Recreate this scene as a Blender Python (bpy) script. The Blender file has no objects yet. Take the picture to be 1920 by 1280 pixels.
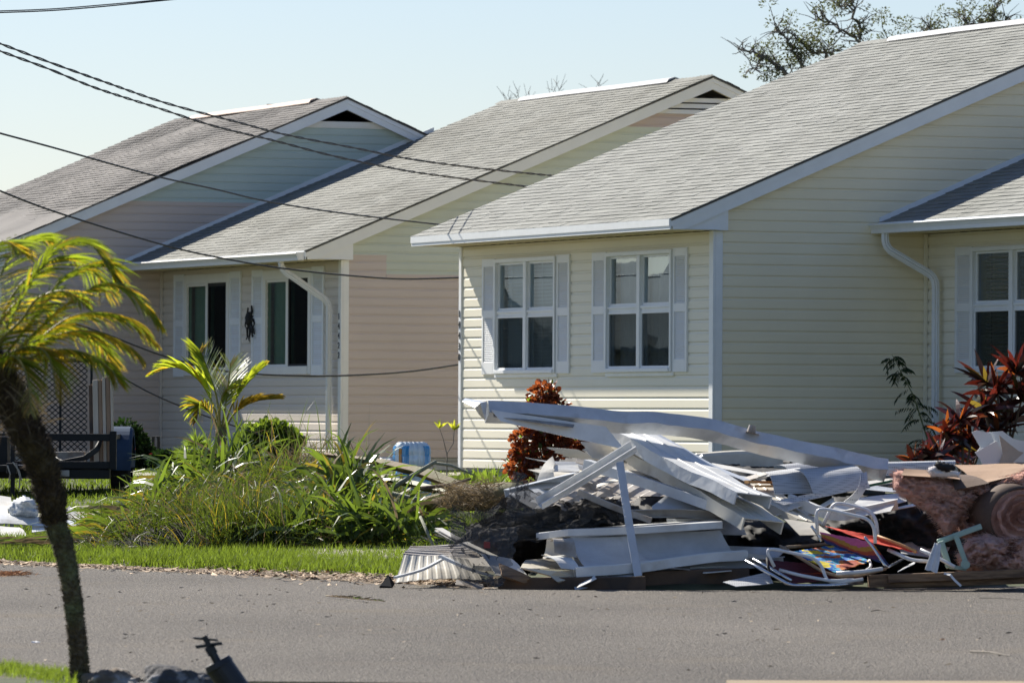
import bpy, math, random
from mathutils import Vector, Matrix, noise
V = Vector
rnd = random.Random(11)
sc = bpy.context.scene
COL = sc.collection
# ---------------------------------------------------------------- camera
FPX, CX, CY, CAMH = 12000.0, 960.0, 640.0, 1.2
CR = (Matrix.Rotation(math.pi/2 + math.atan(141/FPX), 3, 'X') @ Matrix.Rotation(0.0053, 3, 'Z'))
cd = bpy.data.cameras.new('camera'); cam = bpy.data.objects.new('camera', cd); COL.objects.link(cam)
cam.matrix_world = Matrix.Translation((0, 0, CAMH)) @ CR.to_4x4()
cd.sensor_width = 36; cd.lens = 36*FPX/1920; cd.clip_start = 1; cd.clip_end = 3000
cd.dof.use_dof = True; cd.dof.focus_distance = 56; cd.dof.aperture_fstop = 0.225/0.020
sc.camera = cam
# ---------------------------------------------------------------- light
SUN = V((-.461, .612, .642)).normalized()
sl = bpy.data.lights.new('sun', 'SUN'); sl.energy = 5.0; sl.angle = math.radians(0.6); sl.color = (1, .935, .83)
so = bpy.data.objects.new('sun', sl); COL.objects.link(so); so.rotation_euler = SUN.to_track_quat('Z', 'Y').to_euler()
w = bpy.data.worlds.new('World'); sc.world = w; w.use_nodes = True
nt = w.node_tree; nt.nodes.clear()
sky = nt.nodes.new('ShaderNodeTexSky'); sky.sky_type = 'NISHITA'; sky.sun_disc = False
sky.sun_elevation = math.radians(40); sky.sun_rotation = math.atan2(SUN.x, SUN.y)
sky.air_density = 1.0; sky.dust_density = 0.35; sky.ozone_density = 2.0; sky.altitude = 0
bg = nt.nodes.new('ShaderNodeBackground'); bg.inputs[1].default_value = 0.056
wo = nt.nodes.new('ShaderNodeOutputWorld'); tn = nt.nodes.new('ShaderNodeMix'); tn.data_type = 'RGBA'; tn.blend_type = 'MULTIPLY'; tn.inputs[0].default_value = 1; tn.inputs[7].default_value = (.925, .945, 1.10, 1); nt.links.new(sky.outputs[0], tn.inputs[6]); nt.links.new(tn.outputs[2], bg.inputs[0]); nt.links.new(bg.outputs[0], wo.inputs[0])
sc.view_settings.view_transform = 'Standard'; sc.view_settings.look = 'None'
sc.view_settings.exposure = 0.9; sc.view_settings.gamma = 1
# ---------------------------------------------------------------- helpers
def ray(px, py): return CR @ V(((px-CX)/FPX, -(py-CY)/FPX, -1))
CO = V((0, 0, CAMH))
def at(px, py, Y):
    d = ray(px, py); return CO + d*(Y/d.y)
YE = [(-60, 130), (-12, 63), (-4.2, 52.2), (-.84, 46), (1.25, 44.3), (3.7, 46.0), (12, 51), (60, 80)]
def lerp_tab(t, x):
    if x <= t[0][0]: return t[0][1]
    for (a, b), (c, d) in zip(t, t[1:]):
        if x <= c: return b + (d-b)*(x-a)/(c-a)
    return t[-1][1]
def ye(x): return lerp_tab(YE, x)
def gz(x, y):
    d = y - ye(x)
    if d <= 0: return 0.0
    return .035*min(1, d/.25) + .40*min(1, d/25)
def gpt(px, py):
    d = ray(px, py); t = 20.0
    while t < 400:
        p = CO + d*t
        if p.z <= gz(p.x, p.y): return p
        t += .05
    return p
def gnd(px, Y):
    p = at(px, 780, Y); return V((p.x, p.y, gz(p.x, p.y)))
MATS = {}
def N(nt, t, **k):
    n = nt.nodes.new(t)
    for a, b in k.items():
        if a.startswith('i_'):
            key = a[2:]; key = int(key) if key.isdigit() else key.replace('_', ' ')
            n.inputs[key].default_value = b
        else: setattr(n, a, b)
    return n
def mat(name, col, rough=.6, var=.12, scale=3., bump=0., bscale=60., metal=0., spec=.5, col2=None, c2scale=None, c2pos=(.45, .62), trans=0., stretch=(1, 1, 1), island=0., coat=0., sub=None):
    """principled surface with noise mottling, optional second colour in patches, optional leaf translucency"""
    if name in MATS: return MATS[name]
    m = bpy.data.materials.new(name); m.use_nodes = True; nt = m.node_tree; nt.nodes.clear(); L = nt.links.new
    out = N(nt, 'ShaderNodeOutputMaterial'); p = N(nt, 'ShaderNodeBsdfPrincipled')
    tc = N(nt, 'ShaderNodeTexCoord'); mp = N(nt, 'ShaderNodeMapping'); mp.inputs['Scale'].default_value = stretch
    L(tc.outputs['Object'], mp.inputs[0])
    n1 = N(nt, 'ShaderNodeTexNoise', i_Scale=scale, i_Detail=6., i_Roughness=.6); L(mp.outputs[0], n1.inputs['Vector'])
    base = N(nt, 'ShaderNodeRGB'); base.outputs[0].default_value = (*col, 1); cur = base.outputs[0]
    if col2:
        n2 = N(nt, 'ShaderNodeTexNoise', i_Scale=c2scale or scale*.5, i_Detail=5.); L(mp.outputs[0], n2.inputs['Vector'])
        cr = N(nt, 'ShaderNodeValToRGB'); cr.color_ramp.elements[0].position = c2pos[0]; cr.color_ramp.elements[1].position = c2pos[1]
        L(n2.outputs[0], cr.inputs[0]); mx = N(nt, 'ShaderNodeMix', data_type='RGBA')
        L(cr.outputs[0], mx.inputs[0]); L(cur, mx.inputs[6]); mx.inputs[7].default_value = (*col2, 1); cur = mx.outputs[2]
    hs = N(nt, 'ShaderNodeHueSaturation'); mr = N(nt, 'ShaderNodeMapRange'); mr.inputs[1].default_value = .25; mr.inputs[2].default_value = .75
    mr.inputs[3].default_value = 1-var; mr.inputs[4].default_value = 1+var; L(n1.outputs[0], mr.inputs[0])
    val = mr.outputs[0]
    if island:
        g = N(nt, 'ShaderNodeNewGeometry'); m2 = N(nt, 'ShaderNodeMapRange'); m2.inputs[3].default_value = 1-island; m2.inputs[4].default_value = 1+island
        L(g.outputs['Random Per Island'], m2.inputs[0]); mu = N(nt, 'ShaderNodeMath', operation='MULTIPLY'); L(val, mu.inputs[0]); L(m2.outputs[0], mu.inputs[1]); val = mu.outputs[0]
    L(cur, hs.inputs['Color']); L(val, hs.inputs['Value']); L(hs.outputs[0], p.inputs['Base Color'])
    p.inputs['Roughness'].default_value = rough; p.inputs['Metallic'].default_value = metal; p.inputs['Specular IOR Level'].default_value = spec
    if coat: p.inputs['Coat Weight'].default_value = coat; p.inputs['Coat Roughness'].default_value = .15
    if bump:
        n3 = N(nt, 'ShaderNodeTexNoise', i_Scale=bscale, i_Detail=4.); L(mp.outputs[0], n3.inputs['Vector'])
        b = N(nt, 'ShaderNodeBump', i_Strength=min(1, bump), i_Distance=bump*.02 if bump > 1 else .01); L(n3.outputs[0], b.inputs['Height']); L(b.outputs[0], p.inputs['Normal'])
    if trans:
        tr = N(nt, 'ShaderNodeBsdfTranslucent'); g2 = N(nt, 'ShaderNodeGamma', i_Gamma=.8)
        if sub:
            L(val, N(nt, 'ShaderNodeHueSaturation').inputs['Value']); h2 = nt.nodes[-1]; h2.inputs['Color'].default_value = (*sub, 1); L(h2.outputs[0], tr.inputs[0])
        else: L(hs.outputs[0], g2.inputs[0]); L(g2.outputs[0], tr.inputs[0])
        ms = N(nt, 'ShaderNodeMixShader', i_0=trans); L(p.outputs[0], ms.inputs[1]); L(tr.outputs[0], ms.inputs[2]); L(ms.outputs[0], out.inputs[0])
    else: L(p.outputs[0], out.inputs[0])
    MATS[name] = m; return m

class MB:
    def __init__(s): s.v = []; s.f = []; s.mi = []; s.m = 0
    def add(s, vs, fs):
        o = len(s.v); s.v += [tuple(x) for x in vs]; s.f += [tuple(i+o for i in f) for f in fs]; s.mi += [s.m]*len(fs); return s
    def poly(s, *vs): return s.add(vs, [tuple(range(len(vs)))])
    def box(s, a, b):
        (x0, y0, z0), (x1, y1, z1) = a, b
        return s.add([(x0, y0, z0), (x1, y0, z0), (x1, y1, z0), (x0, y1, z0), (x0, y0, z1), (x1, y0, z1), (x1, y1, z1), (x0, y1, z1)],
                     [(0, 3, 2, 1), (4, 5, 6, 7), (0, 1, 5, 4), (1, 2, 6, 5), (2, 3, 7, 6), (3, 0, 4, 7)])
    def obox(s, c, ax, ay, az):      # oriented box from centre and half axes
        c = V(c); P = [c+sx*ax+sy*ay+sz*az for sz in (-1, 1) for sx, sy in ((-1, -1), (1, -1), (1, 1), (-1, 1))]
        return s.add(P, [(0, 3, 2, 1), (4, 5, 6, 7), (0, 1, 5, 4), (1, 2, 6, 5), (2, 3, 7, 6), (3, 0, 4, 7)])
    def prism(s, pts, d):            # polygon extruded by vector d
        n = len(pts); d = V(d); P = [V(p) for p in pts]; P += [p+d for p in P]
        return s.add(P, [tuple(range(n))[::-1], tuple(range(n, 2*n))] + [(i, (i+1) % n, n+(i+1) % n, n+i) for i in range(n)])
    def tube(s, pts, r, n=8, caps=True):
        pts = [V(p) for p in pts]; R = r if isinstance(r, (list, tuple)) else [r]*len(pts); up = None; rings = []
        for i, p in enumerate(pts):
            d = (pts[min(i+1, len(pts)-1)] - pts[max(i-1, 0)]).normalized()
            if up is None: up = d.orthogonal().normalized()
            up = (up - d*up.dot(d)).normalized(); sd = d.cross(up)
            rings.append([p + (up*math.cos(a)+sd*math.sin(a))*R[i] for a in [2*math.pi*k/n for k in range(n)]])
        vs = [q for r_ in rings for q in r_]; fs = []
        for i in range(len(pts)-1):
            for k in range(n): fs.append((i*n+k, i*n+(k+1) % n, (i+1)*n+(k+1) % n, (i+1)*n+k))
        if caps: fs += [tuple(range(n))[::-1], tuple(range((len(pts)-1)*n, len(pts)*n))]
        return s.add(vs, fs)
    def sweep(s, prof, path, up=(0, 0, 1), closed=True, caps=True, scale=None, twist=None):
        """2-D profile (side, up) carried along a path; closed loop or open sheet"""
        path = [V(p) for p in path]; up = V(up); n = len(prof); vs = []
        for i, p in enumerate(path):
            d = (path[min(i+1, len(path)-1)] - path[max(i-1, 0)]).normalized(); sd = d.cross(up).normalized(); u = sd.cross(d)
            if twist:
                a = twist[i]; sd, u = sd*math.cos(a)+u*math.sin(a), u*math.cos(a)-sd*math.sin(a)
            k = scale[i] if scale else 1
            vs += [p + sd*a*k + u*b*k for a, b in prof]
        fs = []; m = n if closed else n-1
        for i in range(len(path)-1):
            for k in range(m): fs.append((i*n+k, i*n+(k+1) % n, (i+1)*n+(k+1) % n, (i+1)*n+k))
        if closed and caps: fs += [tuple(range(n))[::-1], tuple(range((len(path)-1)*n, len(path)*n))]
        return s.add(vs, fs)
    def build(s, name, mats, parent=None, smooth=False, bevel=0., solid=0., weld=False, auto=None):
        me = bpy.data.meshes.new(name); me.from_pydata(s.v, [], s.f)
        if not isinstance(mats, (list, tuple)): mats = [mats]
        for m in mats: me.materials.append(m)
        if len(mats) > 1: me.polygons.foreach_set('material_index', s.mi)
        if smooth: me.polygons.foreach_set('use_smooth', [True]*len(me.polygons))
        me.validate(); me.update()
        o = bpy.data.objects.new(name, me); COL.objects.link(o)
        if parent: o.parent = parent
        if weld: o.modifiers.new('weld', 'WELD')
        if solid: md = o.modifiers.new('solid', 'SOLIDIFY'); md.thickness = solid; md.offset = 0
        if bevel: md = o.modifiers.new('bevel', 'BEVEL'); md.width = bevel; md.segments = 2; md.limit_method = 'ANGLE'
        return o
def tag(o, label=None, cat=None, group=None, kind=None):
    if label: o['label'] = label
    if cat: o['category'] = cat
    if group: o['group'] = group
    if kind: o['kind'] = kind
    return o
def empty(name, loc=(0, 0, 0), rz=0., label=None, cat=None, group=None):
    o = bpy.data.objects.new(name, None); COL.objects.link(o); o.location = loc; o.rotation_euler = (0, 0, rz); o.empty_display_size = .2
    return tag(o, label, cat, group)
def clipz(poly, lo, hi):
    """clip a convex 2-D polygon (u,z) to lo<=z<=hi"""
    for s_, lim in ((1, lo), (-1, hi)):
        out = []
        for i in range(len(poly)):
            a, b = poly[i], poly[(i+1) % len(poly)]; da, db = s_*(a[1]-lim), s_*(b[1]-lim)
            if da >= 0: out.append(a)
            if (da > 0 > db) or (da < 0 < db):
                t = da/(da-db); out.append((a[0]+(b[0]-a[0])*t, lim))
        poly = out
        if len(poly) < 3: return []
    return poly
LAP = .127
def siding(mb, P0, U, Nn, polys, lap=LAP):
    """horizontal lap siding as real profile: polys are convex (u,z) outlines"""
    P0, U, Nn = V(P0), V(U), V(Nn); Z = V((0, 0, 1))
    prof = [(0, .013), (.70, .012), (.80, .004), (.962, .001)]
    def o(fr):
        for (a, b), (c, d) in zip(prof, prof[1:]):
            if fr <= c+1e-9: return b+(d-b)*(fr-a)/(c-a)
        return prof[-1][1]
    for pl in polys:
        z0, z1 = min(p[1] for p in pl), max(p[1] for p in pl)
        for k in range(int(math.floor(z0/lap)), int(math.ceil(z1/lap))):
            cuts = [0, .70, .80, .962]
            for a, b in zip(cuts, cuts[1:]):
                c = clipz(pl, (k+a)*lap, (k+b)*lap)
                if len(c) >= 3: mb.poly(*[P0+U*u+Z*z+Nn*o(min(.962, max(0, z/lap-k))) for u, z in c])
            c = clipz(pl, (k+.962)*lap, (k+1)*lap)
            if len(c) >= 3: mb.poly(*[P0+U*u+Z*z-Nn*.004 for u, z in c])
            c = clipz(pl, k*lap, k*lap+.002)
            if len(c) >= 3 and k*lap >= z0-1e-6:
                us = [u for u, z in c]; a, b = min(us), max(us)
                mb.poly(P0+U*a+Z*k*lap-Nn*.004, P0+U*b+Z*k*lap-Nn*.004, P0+U*b+Z*k*lap+Nn*.013, P0+U*a+Z*k*lap+Nn*.013)
# ---------------------------------------------------------------- materials of the houses
M = {}
M['cream'] = mat('cream_vinyl', (.845, .80, .65), .5, .035, .8, .06, 1.5, spec=.35, stretch=(1, 1, 1))
M['cream_bounce'] = mat('cream_vinyl_bounce', (.87, .79, .58), .5, .05, .8, .06, 1.5, spec=.35)  # yellower than the front siding to stand for warm bounce light
M['pink'] = mat('pinkish_vinyl', (.60, .50, .43), .5, .05, .8, .06, 1.5, spec=.35)
M['beige'] = mat('beige_vinyl', (.66, .59, .50), .5, .05, .8, .06, 1.5, spec=.35)
M['greenish'] = mat('faded_green_vinyl', (.58, .60, .48), .5, .05, 1.2, .06, 1.5, spec=.35)
M['bluegreen'] = mat('pale_blue_green_vinyl', (.50, .58, .52), .5, .05, 1.2, .06, 1.5, spec=.35)
M['rose'] = mat('rose_vinyl', (.55, .44, .38), .5, .05, 1.2, .06, 1.5, spec=.35)
M['trim'] = mat('white_aluminium_trim', (.80, .82, .82), .4, .05, 4., .2, 9., spec=.4)
M['trimw'] = mat('warm_white_trim', (.80, .78, .72), .4, .04, 4., .15, 9., spec=.4)
M['shutter'] = mat('white_shutter_vinyl', (.80, .81, .80), .45, .03, 4.)
M['soffit'] = mat('cream_soffit', (.72, .64, .44), .6, .04, 4.)
M['conc'] = mat('foundation_concrete', (.42, .43, .42), .9, .15, 6., .5, 40.)
M['metal'] = mat('dull_metal', (.35, .35, .34), .45, .1, 9., metal=.6)
M['black'] = mat('black_plastic', (.02, .02, .022), .5, .1, 9.)
M['vent'] = mat('white_ridge_vent', (.42, .42, .41), .45, .06, 5.)
M['ventold'] = mat('stained_ridge_vent', (.45, .34, .27), .6, .2, 5.)
M['blind'] = mat('white_blind', (.62, .70, .70), .5, .04, 4.)
M['brownblind'] = mat('brown_blind', (.16, .09, .06), .5, .1, 4.)
M['curtain'] = mat('pale_curtain', (.5, .52, .52), .8, .1, 4.)
M['green_curtain'] = mat('green_curtain', (.17, .24, .19), .8, .15, 6.)
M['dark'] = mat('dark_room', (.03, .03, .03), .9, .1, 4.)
def roofmat(name, c, c2, c2s):
    m = mat(name, c, .85, .10, 1.3, .6, 260., spec=.2, island=.10, col2=c2, c2scale=c2s, c2pos=(.42, .68)); return m
M['roofC'] = roofmat('pale_grey_shingle', (.262, .268, .250), (.226, .232, .214), .5)
M['roofB'] = roofmat('weathered_grey_shingle', (.250, .252, .228), (.19, .19, .168), .7)
M['roofA'] = roofmat('dirty_grey_shingle', (.185, .176, .166), (.11, .106, .102), .45)
def glass_mat(name, tint, fac, tcol=None):
    m = bpy.data.materials.new(name); m.use_nodes = True; nt = m.node_tree; nt.nodes.clear(); L = nt.links.new
    out = N(nt, 'ShaderNodeOutputMaterial'); t = N(nt, 'ShaderNodeBsdfTransparent'); t.inputs[0].default_value = (*tint, 1)
    g = N(nt, 'ShaderNodeBsdfGlossy', i_Roughness=.012); g.inputs[0].default_value = (.80, .93, 1, 1); tc = N(nt, 'ShaderNodeTexCoord')
    nz = N(nt, 'ShaderNodeTexNoise', i_Scale=2.2, i_Detail=1.); L(tc.outputs['Object'], nz.inputs[0])
    b = N(nt, 'ShaderNodeBump', i_Strength=.03, i_Distance=.02); L(nz.outputs[0], b.inputs['Height']); L(b.outputs[0], g.inputs['Normal'])
    fr = N(nt, 'ShaderNodeFresnel', i_IOR=1.5); mu = N(nt, 'ShaderNodeMath', operation='MULTIPLY_ADD'); mu.inputs[1].default_value = fac; mu.inputs[2].default_value = .02; mu.use_clamp = True
    L(fr.outputs[0], mu.inputs[0]); ms = N(nt, 'ShaderNodeMixShader'); L(mu.outputs[0], ms.inputs[0]); L(t.outputs[0], ms.inputs[1]); L(g.outputs[0], ms.inputs[2]); L(ms.outputs[0], out.inputs[0])
    return m
M['glass'] = glass_mat('window_glass', (.93, .96, .95), 1.9)
M['glass_green'] = glass_mat('greenish_glass', (.62, .78, .68), .6)
M['screen'] = glass_mat('insect_screen', (.50, .52, .53), .10)
M['screen_dark'] = glass_mat('dark_insect_screen', (.16, .18, .18), .08)

XA = V((.35837, -.93358, 0)); TA = V((.93358, .35837, 0))
UL, AP, OV, EZ, SL = 8.30, 5.63, .60, 2.92, .42      # unit length, ridge depth, eave overhang, eave height, pitch
YO = 2.68                                             # how far the second unit stands back
AZ = EZ + SL*(AP+OV)
XR = .15
def H(mb, name, m, par, **k): return mb.build(name, m, par, **k)
def louvers(mb, x0, x1, z0, z1, y, n):
    for i in range(n):
        z = z0 + (z1-z0)*(i+.5)/n; h = (z1-z0)/n*.42
        mb.add([(x0, y, z-h), (x1, y, z-h), (x1, y+.012, z+h), (x0, y+.012, z+h), (x0, y+.014, z-h), (x1, y+.014, z-h)],
               [(0, 1, 2, 3), (0, 4, 5, 1)])
def shutter(par, x0, x1, z0, z1, y):
    f = MB(); st = .055; zm = z0+(z1-z0)*.52; yy = y-.035
    f.box((x0, yy, z0), (x0+st, y-.004, z1)); f.box((x1-st, yy, z0), (x1, y-.004, z1))
    for a, b in ((z0, z0+.15), (zm-.05, zm+.05), (z1-.10, z1)): f.box((x0+st, yy, a), (x1-st, y-.004, b))
    f.box((x0+st, y-.012, z0+.15), (x1-st, y-.005, z1-.10))
    o = f.build('shutter', M['shutter'], par, bevel=.004)
    l = MB(); louvers(l, x0+st, x1-st, z0+.15, zm-.05, yy+.006, 24); louvers(l, x0+st, x1-st, zm+.05, z1-.10, yy+.006, 24)
    l.build('louvers', M['shutter'], o); return o
def window_hung(par, x0, x1, z0, z1, y, behind, screenm='screen'):
    """twin single-hung window: centre mullion, meeting rails, four panes, screens below"""
    f = MB(); t = .05
    f.box((x0, y-.055, z0), (x0+t, y+.06, z1)); f.box((x1-t, y-.055, z0), (x1, y+.06, z1))
    f.box((x0+t, y-.055, z1-t), (x1-t, y+.06, z1)); f.box((x0+t, y-.07, z0), (x1-t, y+.06, z0+.045))
    f.box((x0-.02, y-.03, z0-.05), (x1+.02, y-.002, z0))
    xm = (x0+x1)/2; zm = z0+(z1-z0)*.53
    f.box((xm-.05, y-.045, z0+.045), (xm+.05, y+.06, z1-t))
    W = f.build('window', M['trim'], par, bevel=.005)
    for a, b in ((x0+t, xm-.05), (xm+.05, x1-t)):
        s = MB(); g = .028
        s.box((a, y-.02, zm-.04), (b, y+.03, zm+.03)); s.box((a, y-.035, zm-.005), (b, y-.0205, zm+.02))
        for (p, q, r_) in ((zm+.03, z1-t, y-.005), (z0+.045, zm-.04, y-.028)):
            s.box((a, r_, p), (a+g, r_+.03, q)); s.box((b-g, r_, p), (b, r_+.03, q)); s.box((a+g, r_, q-g), (b-g, r_+.03, q)); s.box((a+g, r_, p), (b-g, r_+.03, p+g))
        s.build('sash', M['trim'], W, bevel=.003)
        for pa, pb in ((zm+.03, z1-t-g), (z0+.06, zm-.04)):
            j1, j2 = rnd.uniform(.001, .006), rnd.uniform(.001, .006); p = MB(); p.poly((a+g, y+.008+j1, pa), (b-g, y+.008, pa), (b-g, y+.008, pb), (a+g, y+.008+j2, pb)); p.build('pane', M['glass'], W)
        q = MB(); q.poly((a+g, y-.015, z0+.06), (b-g, y-.015, z0+.06), (b-g, y-.015, zm-.05), (a+g, y-.015, zm-.05)); q.build('insect_screen', M[screenm], W)
    k = MB()
    if behind in ('blind', 'brown'):
        n = int((z1-z0-.1)/.045)
        for i in range(n):
            z = z0+.06+i*.045; dz = .022 if behind == 'blind' else .012
            k.add([(x0+.08, y+.10, z-dz), (x1-.08, y+.10, z-dz), (x1-.08, y+.125, z+dz), (x0+.08, y+.125, z+dz)], [(0, 1, 2, 3)])
        for xx in (x0+.25, xm-.2, xm+.25, x1-.2): k.box((xx, y+.095, z0+.05), (xx+.02, y+.098, z1-.06))
        k.build('blind', M['blind' if behind == 'blind' else 'brownblind'], W)
    if behind == 'curtain':
        for (a, b, zz) in ((x0+.07, x1-.07, z0+.05),):
            pr = []; n = 60
            for i in range(n+1):
                x = a+(b-a)*i/n; pr.append((x, y+.13+.018*math.sin(i*1.1)+.012*math.sin(i*.37)))
            for (xa, ya), (xb, yb) in zip(pr, pr[1:]): k.poly((xa, ya, zz), (xb, yb, zz), (xb, yb, z1-.05), (xa, ya, z1-.05))
        k.build('curtain', M['curtain'], W, smooth=True, weld=True)
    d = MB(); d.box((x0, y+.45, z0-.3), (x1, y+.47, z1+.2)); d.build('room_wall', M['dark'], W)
    return W
def window_slider(par, x0, x1, z0, z1, y):
    f = MB(); t = .13
    f.box((x0, y-.04, z0), (x0+t, y+.05, z1)); f.box((x1-t, y-.04, z0), (x1, y+.05, z1))
    f.box((x0+t, y-.04, z1-.14), (x1-t, y+.05, z1)); f.box((x0+t, y-.05, z0), (x1-t, y+.05, z0+.12))
    W = f.build('window', M['trimw'], par, bevel=.005); xm = (x0+x1)/2; a, b = x0+t, x1-t
    s = MB(); s.box((xm-.055, y-.03, z0+.12), (xm+.045, y+.03, z1-.14)); s.box((a, y-.02, z1-.18), (xm-.055, y+.02, z1-.14)); s.box((a, y-.02, z0+.12), (xm-.055, y+.02, z0+.15)); s.build('sash', M['trimw'], W, bevel=.004)
    s = MB(); s.box((xm+.045, y-.022, z0+.12), (xm+.085, y+.01, z1-.14)); s.box((xm+.085, y-.022, z1-.19), (b, y+.01, z1-.14)); s.box((xm+.085, y-.022, z0+.12), (b, y+.01, z0+.15)); s.build('screen_frame', M['dark'], W)
    p = MB(); p.poly((a, y+.004, z0+.15), (xm-.055, y+.004, z0+.15), (xm-.055, y+.004, z1-.18), (a, y+.004, z1-.18)); p.build('pane', M['glass_green'], W)
    p = MB(); p.poly((xm+.045, y+.022, z0+.12), (b, y+.022, z0+.12), (b, y+.022, z1-.14), (xm+.045, y+.022, z1-.14)); p.build('pane', M['glass_green'], W)
    q = MB(); q.poly((xm+.085, y-.012, z0+.15), (b, y-.012, z0+.15), (b, y-.012, z1-.19), (xm+.085, y-.012, z1-.19)); q.build('insect_screen', M['screen_dark'], W)
    k = MB(); n = 24
    for i in range(n):
        xa, xb = a+(xm-a)*i/n, a+(xm-a)*(i+1)/n; k.poly((xa, y+.10+.02*math.sin(i*1.2), z0), (xb, y+.10+.02*math.sin(i*1.2+1.2), z0), (xb, y+.10+.02*math.sin(i*1.2+1.2), z1), (xa, y+.10+.02*math.sin(i*1.2), z1))
    k.build('curtain', M['green_curtain'], W, smooth=True, weld=True)
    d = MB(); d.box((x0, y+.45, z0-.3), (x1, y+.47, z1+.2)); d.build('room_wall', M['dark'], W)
    return W
def holes_x(x0, x1, z0, z1, holes):
    """split a rectangular wall around window openings into convex pieces"""
    out = []; x = x0
    for a, b, c, d in sorted(holes):
        out.append([(x, z0), (a, z0), (a, z1), (x, z1)]); out.append([(a, z0), (b, z0), (b, c), (a, c)]); out.append([(a, d), (b, d), (b, z1), (a, z1)]); x = b
    out.append([(x, z0), (x1, z0), (x1, z1), (x, z1)]); return out
def rake_z(y, y0): return EZ + SL*(y-y0+OV) if y <= y0+AP else EZ + SL*(y0+2*AP+OV-y)
def gable_poly(y0, ya, yb, za, zb):
    """piece of the gable wall between depths ya..yb, clipped to za..zb under the roof (convex)"""
    e = -.06
    pts = [(ya, -.05), (yb, -.05)]
    tops = []
    if yb > y0+AP > ya: tops = [(yb, rake_z(yb, y0)+e), (y0+AP, AZ+e), (ya, rake_z(ya, y0)+e)]
    else: tops = [(yb, rake_z(yb, y0)+e), (ya, rake_z(ya, y0)+e)]
    return clipz(pts+tops, za, zb)
def roof_unit(par, xa, xb, y0, m, seed, flash=False, wave=.0):
    r = random.Random(seed)
    sub = MB(); th = .03
    for s_ in (1,):
        a, b = V((xa, y0-OV, EZ-th)), V((xb, y0-OV, EZ-th)); c, d = V((xb, y0+AP, AZ-th)), V((xa, y0+AP, AZ-th)); e, f = V((xb, y0+2*AP+OV, EZ-th)), V((xa, y0+2*AP+OV, EZ-th))
        up = V((0, 0, .025))
        sub.poly(a+up, b+up, c+up, d+up); sub.poly(d+up, c+up, e+up, f+up); sub.poly(a, d, c, b); sub.poly(d, f, e, c)
        for p, q in ((a, b), (b, c), (c, e), (e, f), (f, d), (d, a)): sub.poly(p, q, q+up, p+up)
    sub.build('roof', m, par)
    t = MB(); ex = .127; tabw = .305; sd = V((0, 1, SL)).normalized(); nn = V((0, -SL, 1)).normalized()
    Ls = (AP+OV)*math.sqrt(1+SL*SL); n = int(Ls/ex); O = V((0, y0-OV, EZ))
    for k in range(n+1):
        s0 = k*ex - (.02 if k == 0 else 0); s1 = min((k+1)*ex+.02, Ls); off = -(k % 2)*tabw/2 + r.uniform(-.02, .02); x = xa+off-.01
        while x < xb:
            x0, x1 = max(x+.004, xa-.012), min(x+tabw-.004, xb+.012); x += tabw
            if x1-x0 < .03: continue
            h = r.uniform(.007, .0135); w_ = wave*noise.noise(V((x*.35, k*.05, seed)))
            h2 = r.uniform(-.0012, .0012); tl = r.uniform(-.006, .006) if r.random() > .06 else .012
            P = []
            for xx, ss, hh in ((x0, s0+tl, h+h2), (x1, s0+tl*.4, h-h2), (x1, s1, .0015), (x0, s1, .0015)):
                P.append(O+sd*ss+V((xx, 0, 0))+nn*(hh+w_))
            Q = [P[0]-nn*(h+.006), P[1]-nn*(h+.006)]
            t.add(P+Q, [(0, 1, 2, 3), (4, 5, 1, 0), (4, 0, 3), (5, 2, 1)])
    t.build('shingles', m, par)
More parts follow.
